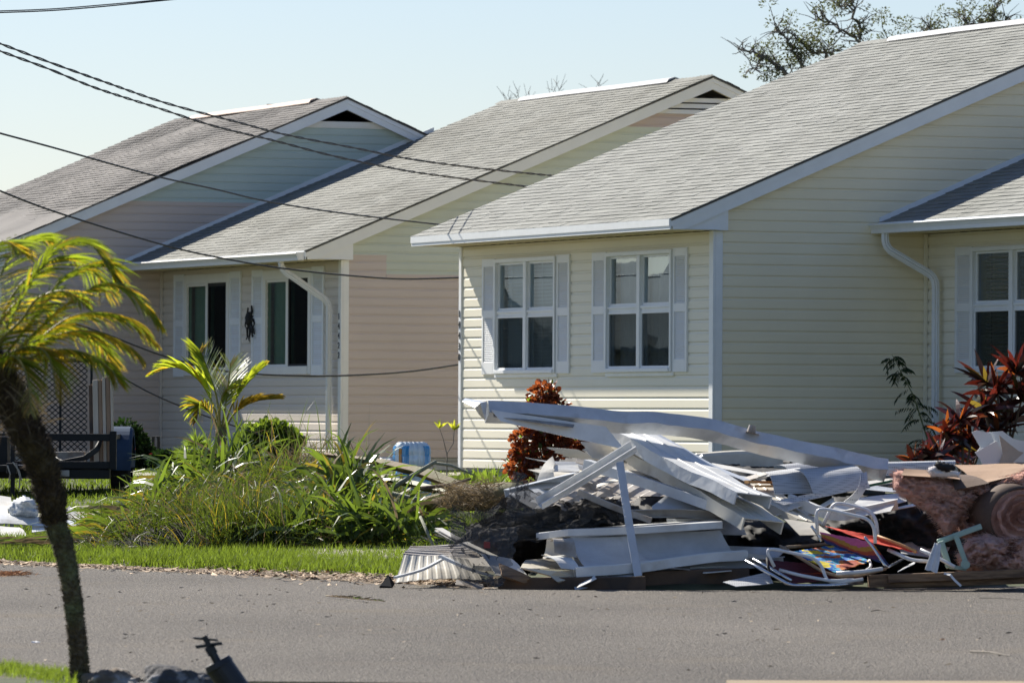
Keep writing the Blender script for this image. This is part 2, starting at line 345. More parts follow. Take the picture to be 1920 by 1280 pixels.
    # thin dark shingle edge showing over the rakes
def trims(par, y0, xa, xb, left, right, m, gutter, y_in):
    """fascia, rake boards, boxed eave returns and soffits of one unit"""
    f = MB(); zb = EZ-.125
    x0 = xa-XR if left else xa; x1 = xb+XR if right else xb
    f.box((x0, y0-OV-.02, zb), (x1, y0-OV-.001, EZ-.05)); f.box((x0, y0-OV-.03, EZ-.085), (x1, y0-OV-.0205, EZ-.004)); f.box((x0, y0-OV-.02, EZ-.049), (x1, y0-OV-.001, EZ-.006))
    f.build('fascia', M['trim'], par)
    s = MB(); s.poly((x0, y0-OV+.021, zb+.004), (x0, y0-.001, zb+.004), (x1, y0-.001, zb+.004), (x1, y0-OV+.021, zb+.004))
    n = int((x1-x0)/.3)
    for i in range(n): s.box((x0+.3*i, y0-OV+.022, zb-.001), (x0+.3*i+.01, y0-.002, zb+.003))
    s.build('soffit', M['soffit'], par)
    for side, on in ((0, left), (1, right)):
        if not on: continue
        xo = xa-XR if side == 0 else xb+XR; dx = .025 if side == 0 else -.025
        for half in (0, 1):
            r = MB()
            def zz(y): return rake_z(y, y0)-.020
            ya, yb = (y0-OV, y0+AP) if half == 0 else (y0+AP, y0+2*AP+OV)
            r.prism([(xo, ya, zz(ya)), (xo, yb, zz(yb)), (xo, yb, zz(yb)-.075), (xo, ya, zz(ya)-.075)], (dx*.9, 0, 0))
            x2 = xo+dx*.45; yc = ya+.022*(half == 0)
            r.prism([(x2, u_, z_) for u_, z_ in clipz([(yc, zz(yc)-.0755), (yb, zz(yb)-.0755), (yb, zz(yb)-.175), (yc, zz(yc)-.175)], EZ-.125, 99)], (dx*.9, 0, 0))
            r.build('rake_board', M['trim'] if m != 'warm' else M['trimw'], par)
            w_ = MB(); xi = xa if side == 0 else xb
            ya = y0+.11 if half == 0 else ya; w_.poly((x2+dx*.5, ya, zz(ya)-.16), (x2+dx*.5, yb, zz(yb)-.16), (xi, yb, zz(yb)-.16), (xi, ya, zz(ya)-.16)); w_.build('rake_soffit', M['soffit'], par)
        b = MB(); xq = xo+dx*1.5; ye_ = y0+.12
        b.prism([(xq, y0-OV+.002, EZ-.125), (xq, ye_, EZ-.125), (xq, ye_, rake_z(ye_, y0)-.19), (xq, y0-OV+.002, EZ-.20)] if False else
                [(xq, y0-OV+.022, EZ-.125), (xq, ye_, EZ-.125), (xq, ye_, rake_z(ye_, y0)-.17), (xq, y0-OV+.022, EZ-.10)], ((xa-xq) if side == 0 else (xb-xq), 0, 0))
        b.build('eave_return', M['trim'] if m != 'warm' else M['trimw'], par)
    if gutter:
        g0, g1, gy = gutter; prof = [(0, 0), (-.115, -.005), (-.125, -.012), (-.125, -.02), (-.105, -.045), (-.09, -.075), (-.085, -.115), (0, -.115), (0, -.112), (-.08, -.11), (-.086, -.075), (-.10, -.045), (-.118, -.02), (-.112, -.012), (0, -.003)]
        g = MB(); pr = [(a, b) for a, b in prof]
        P = [(g0, gy, EZ-.018), (g1, gy, EZ-.028)]
        # side axis of sweep along +x is -y for positive values, so mirror the profile
        g.sweep([(-a, b) for a, b in pr][::-1], P)
        for gx in (g0, g1): g.prism([(gx-.002, gy, EZ-.022), (gx-.002, gy-.125, EZ-.03), (gx-.002, gy-.085, EZ-.135), (gx-.002, gy, EZ-.135)], (.004, 0, 0))
        g.build('gutter', M['trimw'] if m == 'warm' else M['trim'], par, bevel=.002)
def downspout(par, pts, m):
    d = MB(); path = []
    P = [V(p) for p in pts]
    path.append(P[0])
    for i in range(1, len(P)-1):
        a = (P[i-1]-P[i]).normalized(); b = (P[i+1]-P[i]).normalized()
        for k in range(7):
            t = k/6; path.append(P[i]+a*.11*(1-t)**2+b*.11*t**2)
    path.append(P[-1])
    w_, h = .038, .03; prof = []
    for k in range(16):
        a = 2*math.pi*k/16; c, s_ = math.cos(a), math.sin(a); q = .006*math.cos(8*a)
        prof.append((math.copysign(abs(c)**.5, c)*(w_+q), math.copysign(abs(s_)**.5, s_)*(h+q)))
    d.sweep(prof, path, up=(.05, -1, 0.02)); return d.build('downspout', m, par, smooth=False)
def digits(par, txt, x, y, z, dz, size):
    c = bpy.data.curves.new('num', 'FONT'); c.extrude = .004; c.size = size; c.align_x = 'CENTER'; mb = MB()
    for i, ch in enumerate(txt):
        c.body = ch; o = bpy.data.objects.new('tmp', c); COL.objects.link(o); dg = bpy.context.evaluated_depsgraph_get(); dg.update()
        me = bpy.data.meshes.new_from_object(o.evaluated_get(dg)); vs = [(x+v.co.x, y-v.co.z, z-i*dz+v.co.y) for v in me.vertices]
        mb.add(vs, [tuple(p.vertices) for p in me.polygons]); COL.objects.unlink(o); bpy.data.objects.remove(o); bpy.data.meshes.remove(me)
    mb.build('house_number', M['black'], par)
def corner(par, x, y, m, z1, wx=.09, wy=.09, sx=1):
    """L-shaped outside corner post: sx=+1 right end of the front wall"""
    c = MB(); c.box((x-wx, y-.03, -.02) if sx > 0 else (x, y-.03, -.02), (x+.03, y-.001, z1) if sx > 0 else (x+wx, y-.001, z1))
    if sx > 0: c.box((x+.001, y, -.02), (x+.03, y+wy, z1))
    c.build('corner_board', m, par, bevel=.004)
def building(kind, origin, label, cat='house'):
    R = empty('duplex_house', origin, math.atan2(XA.y, XA.x), label, cat)
    two = kind == 'two'
    fr = M['cream'] if not two else M['beige']; sd = M['cream_bounce'] if not two else M['pink']
    tm = 'cool' if not two else 'warm'
    # windows: (x0,x1) in unit coordinates measured from the unit's left end
    W1, W2 = (1.30, 3.39), (5.03, 7.11)
    for u in (0, 1):
        xa, xb, y0 = (-UL, 0, 0) if u == 0 else (0, UL, YO)
        hs = []
        for (a, b) in (W1, W2): hs.append((xa+a+.02, xa+b-.02, 1.19, 2.59))
        wl = MB(); siding(wl, (0, y0, 0), (1, 0, 0), (0, -1, 0), holes_x(xa, xb, 0, EZ-.13, hs)); wl.build('front_wall', fr, R)
        fz = MB(); fz.box((xa+.03, y0+.03, -.5), (xb-.03, y0+.23, -.004)); fz.box((xb-.23, y0+.24, -.5), (xb-.031, y0+2*AP, -.004)); fz.build('foundation', M['conc'], R)
        # inner faces so the rooms are closed
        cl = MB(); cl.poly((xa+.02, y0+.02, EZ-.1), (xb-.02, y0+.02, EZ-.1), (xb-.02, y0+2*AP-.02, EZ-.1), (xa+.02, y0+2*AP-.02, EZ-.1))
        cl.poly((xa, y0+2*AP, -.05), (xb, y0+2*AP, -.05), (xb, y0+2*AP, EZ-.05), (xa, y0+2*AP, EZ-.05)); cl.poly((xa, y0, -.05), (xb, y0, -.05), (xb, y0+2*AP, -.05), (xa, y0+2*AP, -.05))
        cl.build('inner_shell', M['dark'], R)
        # left gable wall (plain siding)
        if u == 0:
            g = MB(); siding(g, (xa, 0, 0), (0, 1, 0), (-1, 0, 0), [gable_poly(y0, y0, y0+2*AP, 0, 9)]); g.build('side_wall', sd, R)
        for i, (a, b) in enumerate((W1, W2)):
            if not two:
                bh = ('blind', 'curtain')[i] if u == 0 else 'brown'
                W = window_hung(R, xa+a, xa+b, 1.18, 2.61, y0, bh)
                shutter(R, xa+a-.46, xa+a-.01, 1.175, 2.62, y0); shutter(R, xa+b+.01, xa+b+.44, 1.175, 2.62, y0)
            else:
                W = window_slider(R, xa+a-.14, xa+b-.07, 1.18, 2.71, y0)
                shutter(R, xa+a-.66, xa+a-.15, 1.165, 2.725, y0); shutter(R, xa+b-.06, xa+b+.46, 1.165, 2.725, y0)
        corner(R, xb, y0, M['trim'] if not two else M['trimw'], EZ-.128)
        if u == 0: corner(R, xa, y0, M['trim'], EZ-.128, sx=-1)
        if not two: rm = M['roofC']
        else: rm = M['roofA'] if u == 0 else M['roofB']
        left, right = (u == 0), True
        roof_unit(R, xa-(XR if left else 0)-.01, xb+XR+.01, y0, rm, 5+u+10*two, wave=.0 if not two else (.05 if u == 0 else .012))
        if u == 0: gt = None
        else: gt = (xa+.01, xb+XR, y0-OV-.032)
        trims(R, y0, xa, xb, left, right, tm if u == 1 else 'cool', gt, None)
    # right side wall of unit 1 (above and in front of unit 2)
    def side(x, y0, pieces):
        for m_, pls in pieces:
            g = MB(); siding(g, (x, 0, 0), (0, 1, 0), (1, 0, 0), [p for p in pls if len(p) >= 3]); g.build('side_wall', m_, R)
    if not two:
        side(0, 0, [(sd, [gable_poly(0, 0, AP, 0, 9), gable_poly(0, AP, 2*AP, 0, 9)])])
        side(UL, YO, [(sd, [gable_poly(YO, YO, YO+AP, 0, 9), gable_poly(YO, YO+AP, YO+2*AP, 0, 9)])])
    else:
        side(0, 0, [(sd, [gable_poly(0, 0, AP, 0, 3.87), gable_poly(0, AP, 2*AP, 0, 3.87)]), (M['bluegreen'], [gable_poly(0, 0, AP, 3.87, 5.06), gable_poly(0, AP, 2*AP, 3.87, 5.06)])])
        k = MB()
        for (a, b) in ((5.06, 5.085), (5.085, 5.16)):
            for h in (gable_poly(0, 0, AP, a, b), gable_poly(0, AP, 2*AP, a, b)):
                if len(h) >= 3: k.prism([(0, u_, z_) for u_, z_ in h], (.02 if a < 5.07 else .035, 0, 0))
        k.build('gable_vent_sill', M['trimw'], R)
        y0 = YO; st = y0+.66
        side(UL, y0, [(sd, [gable_poly(y0, y0, st, 0, 2.86), gable_poly(y0, st, y0+AP, 0, 2.58), gable_poly(y0, y0+AP, y0+2*AP, 0, 2.58)]),
                      (M['greenish'], [gable_poly(y0, y0, st, 2.86, 4.78), gable_poly(y0, st, y0+AP, 2.58, 4.78), gable_poly(y0, y0+AP, y0+2*AP, 2.58, 4.78)]),
                      (M['rose'], [gable_poly(y0, y0, y0+AP, 4.78, 4.98), gable_poly(y0, y0+AP, y0+2*AP, 4.78, 4.98)])])
        k = MB(); nl = 3
        for i in range(nl):
            za = 4.98+i*.085
            for h in (gable_poly(y0, y0, y0+AP, za, za+.065), gable_poly(y0, y0+AP, y0+2*AP, za, za+.065)):
                if len(h) >= 3: k.poly(*[(UL+.05-(z_-za)*.4, u_, z_) for u_, z_ in h])
        k.build('gable_louvers', M['trimw'], R)
        # trim channel under the loose greenish panels
        k = MB(); k.box((UL+.016, st, 2.56), (UL+.03, y0+5, 2.60)); k.box((UL+.016, y0+.1, 2.85), (UL+.028, st, 2.872)); k.build('siding_channel', M['pink'], R)
    # step flashing between the units
    fl = MB(); fx = .02
    yA, yB = YO-OV, 2*AP-.3+.0
    def zr(y): return EZ+SL*(y-YO+OV)
    yB = YO + AP - 1.2
    fl.prism([(0.016, yA-.02, zr(yA)-.02), (0.016, yB, zr(yB)), (0.016, yB, zr(yB)+.075), (0.016, yA-.02, zr(yA)+.055)], (.018, 0, 0)); fl.build('step_flashing', M['trim'], R)
    ic = MB(); ic.box((.018, YO-.05, 0), (.06, YO-.016, EZ-.13)); ic.build('corner_trim', fr, R)
    # ridge vents
    for u in (0, 1):
        xa, xb, y0 = (-UL, 0, 0) if u == 0 else (0, UL, YO)
        a, b = xa+.9, xb-1.3
        rv = MB(); zt = AZ+.012
        rv.sweep([(-.13, -.045), (-.135, -.058), (-.10, -.03), (0, .012), (.10, -.03), (.135, -.058), (.13, -.045), (.10, -.004), (0, .026), (-.10, -.004)], [(a, y0+AP, zt+.008), (a+(b-a)*.33, y0+AP, zt+.016), (a+(b-a)*.66, y0+AP, zt+.010), (b, y0+AP, zt+.016)])
        n = int((b-a)/.12)
        rv.build('ridge_vent', M['ventold'] if (two and u == 0) else M['vent'], R)
        cp = MB(); r2 = random.Random(3+u)
        for (c0, c1) in ((xa-XR, a), (b, xb+XR)):
            x = c0
            while x < c1:
                x2 = min(x+.14, c1); hh = r2.uniform(.012, .02)
                cp.add([(x, y0+AP-.13, AZ-.13*SL+hh), (x2, y0+AP-.13, AZ-.13*SL+.006), (x2, y0+AP, AZ+.012), (x, y0+AP, AZ+hh+.01), (x2, y0+AP+.13, AZ-.13*SL+.006), (x, y0+AP+.13, AZ-.13*SL+hh)], [(0, 1, 2, 3), (3, 2, 4, 5)]); x += .14
            cp.build('ridge_cap', (M['roofA'] if u == 0 else M['roofB']) if two else M['roofC'], R); cp = MB()
    # rake drip edge, dark
    for u in (0, 1):
        dk = MB()
        xa, xb, y0 = (-UL, 0, 0) if u == 0 else (0, UL, YO); x = xb+XR+.001; r3 = random.Random(9+u+two)
        n = 60
        pts = [(y0-OV+(AP+OV)*i/n) for i in range(n+1)]
        for a, b in zip(pts, pts[1:]):
            j = r3.uniform(0, .006); dk.prism([(x, a, rake_z(a, y0)-.019), (x, b, rake_z(b, y0)-.019), (x, b, rake_z(b, y0)-.006+j), (x, a, rake_z(a, y0)-.006+j)], (.012, 0, 0))
        pts = [(y0+AP+(AP+OV)*i/n) for i in range(n+1)]
        for a, b in zip(pts, pts[1:]):
            j = r3.uniform(0, .014); dk.prism([(x, a, rake_z(a, y0)-.019), (x, b, rake_z(b, y0)-.019), (x, b, rake_z(b, y0)+.004+j), (x, a, rake_z(a, y0)+.004+j)], (.012, 0, 0))
        dk.build('shingle_edge', mat('shingle_edge_dark', (.05, .045, .04), .9, .3, 20.), R)
    return R
C0 = V((2.322, 73.5, .555)); B0 = C0 + XA*-17.85 + TA*1.8 + V((0, 0, .06)); A0 = B0 - XA*8.35 - TA*2.68
HC = building('one', C0, 'cream yellow sided house at right with two shuttered windows and pale grey roof')
HB = building('two', A0, 'pinkish beige sided house behind left palms with green tinted windows and blue grey upper siding')
# downspouts
def hp(par_o, x, y, z): return (x, y, z)
downspout(HC, [(.30, YO-OV-.07, EZ-.12), (.30, YO-OV-.07, 2.62), (.46, YO-.10, 2.28), (.46, YO-.10, .1)], M['trim'])
downspout(HB, [(7.55, YO-OV-.07, EZ-.12), (7.55, YO-OV-.07, 2.68), (8.02, YO-.10, 2.2), (8.02, YO-.10, .1)], M['trimw'])
digits(HC, '14430', -UL+.045, -.036, 1.90, .137, .13)
digits(HB, '14422', UL-.045, YO-.036, 1.95, .137, .13)
ps = MB(); ps.tube([(-6.8, AP+1.1, AZ-.6), (-6.8, AP+1.1, AZ+.22)], .06, 12); ps.build('vent_pipe', M['metal'], HB)
# hose tap on the cream wall, air vent on octopus wall
hb = MB(); hb.tube([(-1.35, -.02, .30), (-1.35, -.16, .30)], .018, 8); hb.tube([(-1.35, -.14, .33), (-1.35, -.17, .24)], .022, 8); hb.build('hose_tap', M['metal'], HC)
# ---------------------------------------------------------------- ground
def region_mesh(name, xs, ys, zf, m, keep=None):
    mb = MB(); P = {}
    for i, x in enumerate(xs):
        for j, y in enumerate(ys): P[i, j] = len(mb.v); mb.v.append((x, y, zf(x, y)))
    for i in range(len(xs)-1):
        for j in range(len(ys)-1):
            if keep and not keep((xs[i]+xs[i+1])/2, (ys[j]+ys[j+1])/2): continue
            mb.f.append((P[i, j], P[i+1, j], P[i+1, j+1], P[i, j+1])); mb.mi.append(0)
    return mb.build(name, m, smooth=True)
def fr(a, b, s):
    o = []; x = a
    while x < b: o.append(x); x += s
    return o+[b]
YN = [(-8, 31.5), (-2.45, 30.5), (-1.95, 29.2), (-1.6, 28.9), (0, 28.7), (4, 28.9), (10, 29.5)]
def ynear(x): return lerp_tab(YN, x)
lawn_m = mat('lawn_soil', (.045, .055, .018), .95, .35, 4., .8, 30., col2=(.11, .085, .045), c2scale=.9, c2pos=(.55, .75))
region_mesh('lawn', [-900, -400, -150, -80, -40]+fr(-20, 20, .5)+[40, 80, 150, 400, 900], [-40, -10, 0, 15, 24]+fr(25, 90, .25)+[100, 120, 160, 300, 700, 1500],
            lambda x, y: (gz(x, y) - (.03 if ynear(x) < y < ye(x)+.02 else 0)) + (.02*noise.noise(V((x*1.3, y*1.3, 0))) if ye(x)+.5 < y < 90 else 0), lawn_m)['kind'] = 'structure'
# asphalt
m = bpy.data.materials.new('asphalt'); m.use_nodes = True; nt = m.node_tree; p = nt.nodes['Principled BSDF']; L = nt.links.new
tc = N(nt, 'ShaderNodeTexCoord'); mp = N(nt, 'ShaderNodeMapping'); L(tc.outputs['Object'], mp.inputs[0])
a = N(nt, 'ShaderNodeTexNoise', i_Scale=42., i_Detail=4., i_Roughness=.75); L(mp.outputs[0], a.inputs[0])
vo = N(nt, 'ShaderNodeTexVoronoi', i_Scale=70.); L(mp.outputs[0], vo.inputs[0])
b_ = N(nt, 'ShaderNodeTexNoise', i_Scale=.35, i_Detail=4.); mp2 = N(nt, 'ShaderNodeMapping'); mp2.inputs['Scale'].default_value = (1, .45, 1); mp2.inputs['Rotation'].default_value = (0, 0, .3); L(tc.outputs['Object'], mp2.inputs[0]); L(mp2.outputs[0], b_.inputs[0])
r1 = N(nt, 'ShaderNodeValToRGB'); r1.color_ramp.elements[0].position = .30; r1.color_ramp.elements[0].color = (.026, .024, .022, 1); r1.color_ramp.elements[1].position = .68; r1.color_ramp.elements[1].color = (.31, .275, .23, 1)
e = r1.color_ramp.elements.new(.5); e.color = (.122, .110, .094, 1); L(a.outputs[0], r1.inputs[0])
r2 = N(nt, 'ShaderNodeMapRange'); r2.inputs[1].default_value = .3; r2.inputs[2].default_value = .7; r2.inputs[3].default_value = .72; r2.inputs[4].default_value = 1.25; L(b_.outputs[0], r2.inputs[0])
hs = N(nt, 'ShaderNodeHueSaturation'); L(r1.outputs[0], hs.inputs['Color']); L(r2.outputs[0], hs.inputs['Value'])
vc = N(nt, 'ShaderNodeMix', data_type='RGBA'); c3 = N(nt, 'ShaderNodeTexNoise', i_Scale=.8, i_Detail=6.); L(tc.outputs['Object'], c3.inputs[0]); rr = N(nt, 'ShaderNodeValToRGB'); rr.color_ramp.elements[0].position = .56; rr.color_ramp.elements[1].position = .72; L(c3.outputs[0], rr.inputs[0]); ml = N(nt, 'ShaderNodeMath', operation='MULTIPLY'); ml.inputs[1].default_value = .45; L(rr.outputs[0], ml.inputs[0])
L(ml.outputs[0], vc.inputs[0]); L(hs.outputs[0], vc.inputs[6]); vc.inputs[7].default_value = (.17, .14, .10, 1); L(vc.outputs[2], p.inputs['Base Color'])
p.inputs['Roughness'].default_value = .8; p.inputs['Specular IOR Level'].default_value = .25
bp = N(nt, 'ShaderNodeBump', i_Strength=1., i_Distance=.02); L(vo.outputs[0], bp.inputs['Height']); L(bp.outputs[0], p.inputs['Normal'])
road = region_mesh('road', [-120, -60, -30]+fr(-16, 16, .25)+[30, 60, 120], [0]*0+[j for j in [0.0]]+[j/24 for j in range(1, 25)],
                   lambda x, t: 0, m)
me = road.data
for v in me.vertices:
    x, t = v.co.x, v.co.y; y0, y1 = (ynear(x) if abs(x) < 12 else ynear(x)), ye(x)
    jit = .04*noise.noise(V((x*2.1, 3, 0))) + .03*noise.noise(V((x*7, 9, 0)))
    v.co = (x, y0+(y1-y0)*t+(jit if t in (0., 1.) else 0), .004)
me.update(); tag(road, 'grey asphalt road crossing the foreground', kind='structure')
kb = MB()
xs = fr(.97, 14, .5)
kb.prism([(x, ynear(x)+.02+.02*noise.noise(V((x, 0, 0))), .004) for x in xs]+[(x, ynear(x)-.5, .004) for x in xs[::-1]], (0, 0, .02)); kb.build('kerb', mat('sandy_concrete', (.24, .19, .12), .9, .15, 4., .5, 60.))['kind'] = 'structure'
# concrete path and driveway behind the heap
def slab(name, quad, h=.03, m_='conc_light'):
    s = MB(); P = [V((p.x, p.y, gz(p.x, p.y)+.012)) for p in quad]; s.prism([p-V((0, 0, .08)) for p in P], (0, 0, .08+h)); o = s.build(name, MATS[m_]); o['kind'] = 'structure'; return o
mat('conc_light', (.34, .31, .26), .9, .12, 2., .4, 50.)
slab('path', [at(625, 0, 73), at(868, 0, 79), at(868, 0, 83), at(560, 0, 76.5)])
slab('driveway', [at(560, 0, 49.5), at(1000, 0, 46.6), at(1040, 0, 49.3), at(600, 0, 52.6)])
slab('path', [at(-80, 0, 59), at(300, 0, 61), at(300, 0, 63.2), at(-80, 0, 62)])
slab('path', [at(235, 0, 77), at(420, 0, 80), at(420, 0, 82), at(235, 0, 80)])
# ---------------------------------------------------------------- plants
def leafm(name, c, sub, tr=.5, rough=.45, spec=.5, isl=.35, var=.2):
    return mat(name, c, rough, var, 5., spec=spec, trans=tr, sub=sub, island=isl)
leafm('lawn_grass', (.045, .075, .012), (.20, .28, .028), .5, .55, .25, .4)
leafm('near_grass', (.05, .085, .012), (.24, .33, .03), .5)
leafm('strap_leaf', (.065, .105, .03), (.22, .32, .03), .32, .38, .55)
leafm('strap_yellow', (.13, .12, .025), (.42, .32, .03), .4, .4, .5)
leafm('dry_leaf', (.19, .15, .095), (.26, .19, .10), .25, .8, .2)
leafm('fine_blade', (.040, .065, .016), (.15, .21, .02), .36, .5, .4)
leafm('palm_leaf', (.055, .095, .015), (.40, .50, .03), .46, .26, .8, .45)
leafm('palm_leaf_yellow', (.13, .12, .015), (.75, .52, .03), .5, .3, .7)
leafm('lime_palm', (.07, .115, .015), (.52, .60, .04), .54, .35, .6)
leafm('amber_palm', (.16, .13, .02), (.65, .42, .03), .55, .4, .5)
leafm('copper_leaf', (.15, .042, .020), (.46, .12, .03), .36, .35, .55, .5)
leafm('cordyline_leaf', (.040, .014, .012), (.17, .022, .012), .22, .28, .8, .7)
leafm('cordyline_orange', (.08, .03, .015), (.46, .12, .02), .36, .3, .7, .4)
leafm('cordyline_green', (.06, .055, .02), (.28, .2, .03), .35, .3, .7, .4)
leafm('dark_shrub', (.018, .035, .012), (.03, .07, .012), .25, .8, .08)
leafm('bright_shrub', (.04, .075, .015), (.24, .34, .03), .45, .4, .5)
leafm('oak_leaf', (.07, .08, .03), (.15, .17, .05), .35, .5, .3)
leafm('seedling_leaf', (.055, .09, .02), (.28, .40, .04), .5, .4, .4)
leafm('vine_leaf', (.022, .045, .014), (.05, .10, .015), .25, .5, .3)
leafm('yellow_bud', (.45, .50, .05), (.9, .9, .08), .5, .5, .3)
mat('bark', (.10, .07, .05), .9, .35, 8., .8, 40.)
mat('bark_grey', (.20, .18, .15), .9, .3, 12., .8, 60.)
mat('palm_trunk', (.060, .038, .022), .95, .4, 14., .8, 60., col2=(.09, .065, .03), c2scale=6.)
mat('palm_trunk_low', (.13, .10, .06), .95, .4, 14., .8, 60., col2=(.14, .15, .07), c2scale=7.)
mat('petiole', (.22, .20, .05), .5, .2, 6.)
mat('husk', (.15, .095, .055), .8, .3, 6., .6, 30., col2=(.10, .10, .04), c2scale=3.)
mat('stem_green', (.10, .12, .03), .6, .2, 8.)
mat('lichen_branch', (.24, .25, .19), .9, .35, 30., .8, 80.)
mat('soil_dark', (.022, .022, .012), .98, .4, 8., .8, 30.)
mat('flower_red', (.6, .04, .03), .6, .2, 8.)

def strand(mb, p, d, L, wd, droop, n=4, r=rnd, side=None, fold=0, tip=.05):
    """one blade: a tapering strip that bends down as it goes"""
    p = V(p); d = V(d).normalized(); s = side or d.cross(V((r.uniform(-1, 1), r.uniform(-1, 1), r.uniform(-.3, .3))))
    if s.length < 1e-3: s = V((1, 0, 0))
    s.normalize(); vs = []; st = L/n
    for i in range(n+1):
        t = i/n; ww = wd*(.45+.55*min(1, t*4))*(1-t**3*(1-tip))*.5
        vs += [p-s*ww, p+s*ww]
        p = p+d*st; d = (d+V((0, 0, -droop*(.35+t)/n))).normalized()
    return mb.add(vs, [(2*i, 2*i+1, 2*i+3, 2*i+2) for i in range(n)])
def rdir(r, el0, el1, az0=0, az1=360):
    e = math.radians(r.uniform(el0, el1)); a = math.radians(r.uniform(az0, az1)); return V((math.cos(e)*math.cos(a), math.cos(e)*math.sin(a), math.sin(e)))
def clump(name, label, cat, c, n, L, wd, droop, mats, rad=.1, el=(25, 85), seed=0, lean=(0, 0, 0), group=None, nseg=5, flat=.9):
    r = random.Random(seed); root = empty(name, c, 0, label, cat, group)
    parts = [('leaves', MB(), MATS[mats[0]]), ('yellow_leaves', MB(), MATS[mats[1]]) if len(mats) > 1 else None, ('dry_leaves', MB(), MATS[mats[2]]) if len(mats) > 2 else None]
    for i in range(n):
        q = r.random(); k = 0 if (q < .86 or len(mats) < 2) else (1 if (q < .94 or len(mats) < 3) else 2)
        b = V((r.gauss(0, rad), r.gauss(0, rad), r.uniform(-.02, .05))); d = rdir(r, *el)+V(lean)
        strand(parts[k][1], b, d, L*r.uniform(.55, 1.1), wd*r.uniform(.6, 1.15), droop*r.uniform(.5, 1.4), nseg, r)
    for p in parts:
        if p and p[1].v: p[1].build(p[0], p[2], root)
    return root
def frond(root, pts, n, Lf, wd, ang=55, droop=.8, mats=('palm_leaf', 'palm_leaf_yellow'), rr=.012, seed=0, hang=0., stem='petiole', start=.12, name='frond', yel=.25):
    """feather frond: rachis through points, leaflets on both sides"""
    r = random.Random(seed); P = [V(p) for p in pts]
    # catmull-rom
    Q = [P[0]*2-P[1]]+P+[P[-1]*2-P[-2]]; cur = []
    for i in range(1, len(Q)-2):
        for k in range(8):
            t = k/8; a, b, c, d = Q[i-1:i+3]; cur.append(.5*((2*b)+(c-a)*t+(2*a-5*b+4*c-d)*t*t+(3*b-a-3*c+d)*t**3))
    cur.append(P[-1]); m = len(cur)
    st = MB(); st.tube(cur, [rr*(1-.8*i/m) for i in range(m)], 6); F = st.build(name, MATS[stem], root, smooth=True)
    lf = [MB(), MB()]
    for i in range(n):
        t = start+(1-start)*i/n; x = t*(m-1); j = min(int(x), m-2); p = cur[j].lerp(cur[j+1], x-j); d = (cur[j+1]-cur[j]).normalized()
        sd = d.cross(V((0, 0, 1)));  sd = sd.normalized() if sd.length > .05 else V((1, 0, 0)); up = sd.cross(d)
        L_ = Lf*(math.sin(math.pi*min(1, .18+t*.8))**.6)
        for s_ in (-1, 1):
            a = math.radians(ang*(1-.45*t)+r.uniform(-7, 7)); dd = d*math.cos(a)+sd*s_*math.sin(a)+up*r.uniform(.05, .3)-V((0, 0, hang))
            k = 1 if r.random() < (yel+(.3 if t > .8 else 0)) else 0
            strand(lf[k], p, dd, L_*r.uniform(.85, 1.1), wd, droop*r.uniform(.6, 1.3), 5, r, side=up+dd*0)
    for k in (0, 1):
        if lf[k].v: lf[k].build('leaflets', MATS[mats[k]], F)
    return F
def leafblob(mb, pts, n, size, r, sq=(1, 1, 1), asp=.55, rad=.2):
    for _ in range(n):
        c = V(r.choice(pts)); d = V((r.gauss(0, 1), r.gauss(0, 1), r.gauss(0, 1))).normalized(); q = rad*r.random()**.4
        p = c+V((d.x*q*sq[0], d.y*q*sq[1], d.z*q*sq[2])); a = (d+V((r.uniform(-.8, .8), r.uniform(-.8, .8), r.uniform(-.6, .5)))).normalized(); s = a.orthogonal().normalized()
        b = a.cross(s); th = r.uniform(0, 6.28); s = s*math.cos(th)+b*math.sin(th); L_ = size*r.uniform(.6, 1.2); W_ = L_*asp*.5; nn = a.cross(s)*L_*.12
        mb.add([p, p+a*L_*.35+s*W_, p+a*L_*.75+s*W_*.8, p+a*L_, p+a*L_*.75-s*W_*.8, p+a*L_*.35-s*W_, p+a*L_*.5+nn], [(0, 1, 6), (1, 2, 6), (2, 3, 6), (3, 4, 6), (4, 5, 6), (5, 0, 6)])
# --- grass -------------------------------------------------------
def grass(name, n, sampler, h, wd, m, seed, lean=.3):
    r = random.Random(seed); mb = MB()
    for _ in range(n):
        q = sampler(r)
        if not q: continue
        x, y = q
        if noise.noise(V((x*1.9, y*1.1, 5))) < -.16 and r.random() < .6: continue
        hh = h*r.uniform(.45, 1.25)*(1+.5*noise.noise(V((x*2, y*1.2, 0)))); a = r.uniform(0, 6.28); s = V((math.cos(a), math.sin(a), 0))*wd*r.uniform(.7, 1.3)*.5; d = V((r.gauss(0, lean), r.gauss(0, lean), 1)).normalized(); z = gz(x, y)-.004
        p = V((x, y, z)); q1 = p+d*hh*.55; q2 = q1+(d+V((r.gauss(0, lean), r.gauss(0, lean), -.2))).normalized()*hh*.5
        mb.add([p-s, p+s, q1+s*.8, q1-s*.8, q2], [(0, 1, 2, 3), (3, 2, 4)])
    o = mb.build(name, MATS[m]); return tag(o, kind='stuff')
def front_strip(r):
    px = r.uniform(-40, 860); Y = ye((px-960)/12000*48)+.10+abs(r.gauss(0, 1))*2.6+r.uniform(0, .3); x = (px-960)/12000*Y; return (x, Y+.12*noise.noise(V((x*3, 0, 0))))
tag(grass('lawn_grass', 54000, front_strip, .085, .007, 'lawn_grass', 1), 'bright green uneven lawn grass of the roadside verge', 'grass')
def far_lawn(r):
    px = r.uniform(-60, 1060); Y = r.uniform(54, 84); x = (px-960)/12000*Y
    return (x, Y)
tag(grass('far_lawn_grass', 42000, far_lawn, .075, .012, 'lawn_grass', 2), 'sunlit lawn grass between the heaps and the houses', 'grass')
